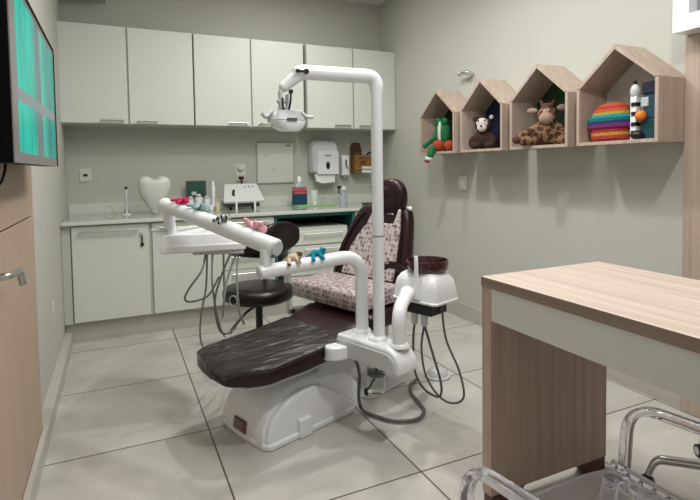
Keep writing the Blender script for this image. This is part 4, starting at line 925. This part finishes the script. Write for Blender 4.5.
# ------------------------------------------------------------------ small plush clips on the arms
setxf()
AD = (a2-c2).normalized(); AS = AD.cross(Z).normalized(); AU = AS.cross(AD).normalized()
def on_arm(f, side=0.0, h=.0): 
    r = .036+.004*f; return c2 + (a2-c2)*f + AU*(r*math.cos(side)+h) + AS*(-r*math.sin(side))
def clip(name, label, f, col, sc=1.0, side=.35, ears=True, extra=()):
    c = on_arm(f, side, .014*sc); fwd = -AD
    s_ = (AS*-math.cos(side)-AU*math.sin(side)).normalized()
    P = [(c, (.020*sc, .020*sc, .017*sc)), (c+fwd*-.034*sc+AU*.006, (.017*sc,)*3)]
    hd = c-fwd*.034*sc+AU*.006
    for q in (-1, 1):
        P.append((c+fwd*-.012*sc, c+s_*q*.040*sc-AU*.010-fwd*.020*sc, .010*sc, .009*sc)); P.append((c+fwd*.014*sc, c+s_*q*.036*sc-AU*.010+fwd*.030*sc, .010*sc, .009*sc))
        if ears: P.append((hd+s_*q*.016*sc+AU*.010, (.007*sc,)*3))
    return plush(name, label, 'plush toy', tuple(c), col, P, vox=.0035, eyes=[(hd+s_*q*.007*sc+AU*.013*sc-fwd*.010*sc, .0025*sc) for q in (-1, 1)], group='little plush animals clipped on the unit arms', extra=extra)
clip('plush_animal', 'hot pink plush animal at the far end of the upper white arm', .14, fab('hot_pink_plush', (.60, .02, .10)), .95, .2)
clip('plush_animal', 'grey-blue plush animal with pale legs on the upper white arm', .30, fab('grey_blue_plush', (.30, .42, .44)), 1.05, .3)
clip('plush_animal', 'zebra-striped black and white plush animal on the upper white arm', .555, band_mat('zebra_fur', [(.6, .6, .58), (.01, .01, .01)]*6, 'X', -.05, .05), .8, -.3)
clip('plush_animal', 'light pink plush animal sprawled near the front end of the upper arm', .78, fab('light_pink_plush', (.80, .40, .45)), 1.3, .95)
lp0, lp1 = Vector((p1.x, p1.y, .817)), e1
def clip_low(label, f, col, sc, colname=None):
    c = lp1+(lp0-lp1)*f+Z*(.030+.010*sc); d = (lp0-lp1).normalized(); s_ = d.cross(Z)
    P = [(c, (.022*sc, .016*sc, .015*sc)), (c+d*.030*sc+Z*.006, (.015*sc,)*3)]; hd = c+d*.030*sc+Z*.006
    for q in (-1, 1):
        P.append((c+d*.012*sc, c+s_*q*.034*sc-Z*.020+d*.018*sc, .008*sc, .008*sc)); P.append((c-d*.014*sc, c+s_*q*.034*sc-Z*.020-d*.024*sc, .008*sc, .008*sc)); P.append((hd+s_*q*.012*sc+Z*.010*sc, (.006*sc,)*3))
    return plush('plush_animal', label, 'plush toy', tuple(c), col, P, vox=.0035, eyes=[(hd+s_*q*.006*sc+Z*.006*sc+d*.012*sc, .0025*sc) for q in (-1, 1)], group='little plush animals clipped on the unit arms')
clip_low('turquoise plush animal on the lower white arm', .53, fab('turquoise_plush', (.0, .22, .32)), 1.1)
clip_low('beige and brown plush animal on the lower white arm by the joint', .30, spot_mat('beige_brown_fur', (.55, .45, .32), (.16, .09, .05), 30, .4), 1.1)

# ------------------------------------------------------------------ dentist's stool
sx, sy = .790, 3.10
t = thing('dentist_stool', 'dark brown round dentist stool with curved backrest behind the patient chair', 'stool', (sx, sy, 0))
b = loft(nb(), [ring((sx, sy, z), (1, 0, 0), (0, 1, 0), r, r, 2, 36) for z, r in ((.405, .16), (.412, .205), (.43, .224), (.475, .224), (.495, .21), (.502, .15))]); obj('seat', b, M['leather2'], t, sub=1)
b = nb(); lathe(b, [(.05, .37), (.12, .395), (.13, .404)], (sx, sy, 0)); cyl(b, (sx, sy, .12), (sx, sy, .39), .022); obj('column', b, M['black'], t)
for i in range(5):
    a = .5+i*2*PI/5; d = Vector((math.cos(a), math.sin(a), 0)); e = Vector((sx, sy, 0))+d*.24
    lg = obj('leg', T_([Vector((sx, sy, .13)), e+Z*.065], [.022, .014], seg=10), M['black'], t)
    b = nb(); s = d.cross(Z); cyl(b, e+s*-.012+Z*.026, e+s*.012+Z*.026, .0258); box(b, e.x-.006, e.x+.006, e.y-.006, e.y+.006, .03, .07); obj('caster', b, M['black'], lg)
obj('height_lever', T_(spline([(sx-.02, sy-.05, .39), (sx-.12, sy-.16, .38), (sx-.20, sy-.22, .33), (sx-.23, sy-.24, .30)]), .008, seg=8), M['black'], t)
b = nb(); tube(b, [(sx-.185+.022*0, sy-.085+.026*math.sin(a), .49+.030*math.cos(a)) for a in [0]] + [(sx-.185, sy-.085+.0, .49)], .001)
b.free(); b = nb(); cc = Vector((sx-.185, sy-.135, .455)); dd = Vector((-.7, -.7, 0)).normalized(); ss = dd.cross(Z)
tube(b, [cc+ss*.026*math.cos(a)+Z*.030*math.sin(a)+dd*.004 for a in [i*2*PI/20 for i in range(20)]], .004, seg=8, closed=True); obj('seat_ring', b, M['steel'], t)
# curved backrest pad
b = nb(); rs = []
for i in range(17):
    t_ = i/16; f = max(.02, math.sin(PI*(.02+.96*t_)))**.38
    p = Vector((.665+.51*t_, 3.36-.05*math.cos(2*PI*(t_-.5)),   .700+.080*t_-.02*(2*t_-1)**2))
    rs.append(ring(p, (0, 1, 0), Z, .034*f, (.072+.050*math.sin(PI*min(1, t_*.62)))*f, 2.8, 20))
loft(b, rs); obj('backrest', b, M['leather2'], t, sub=1)
obj('backrest_bar', T_(fillet([(sx+.04, sy+.04, .415), (sx+.12, sy+.30, .42), (sx+.12, sy+.30, .72)], .05), .014, seg=10), M['black'], t)
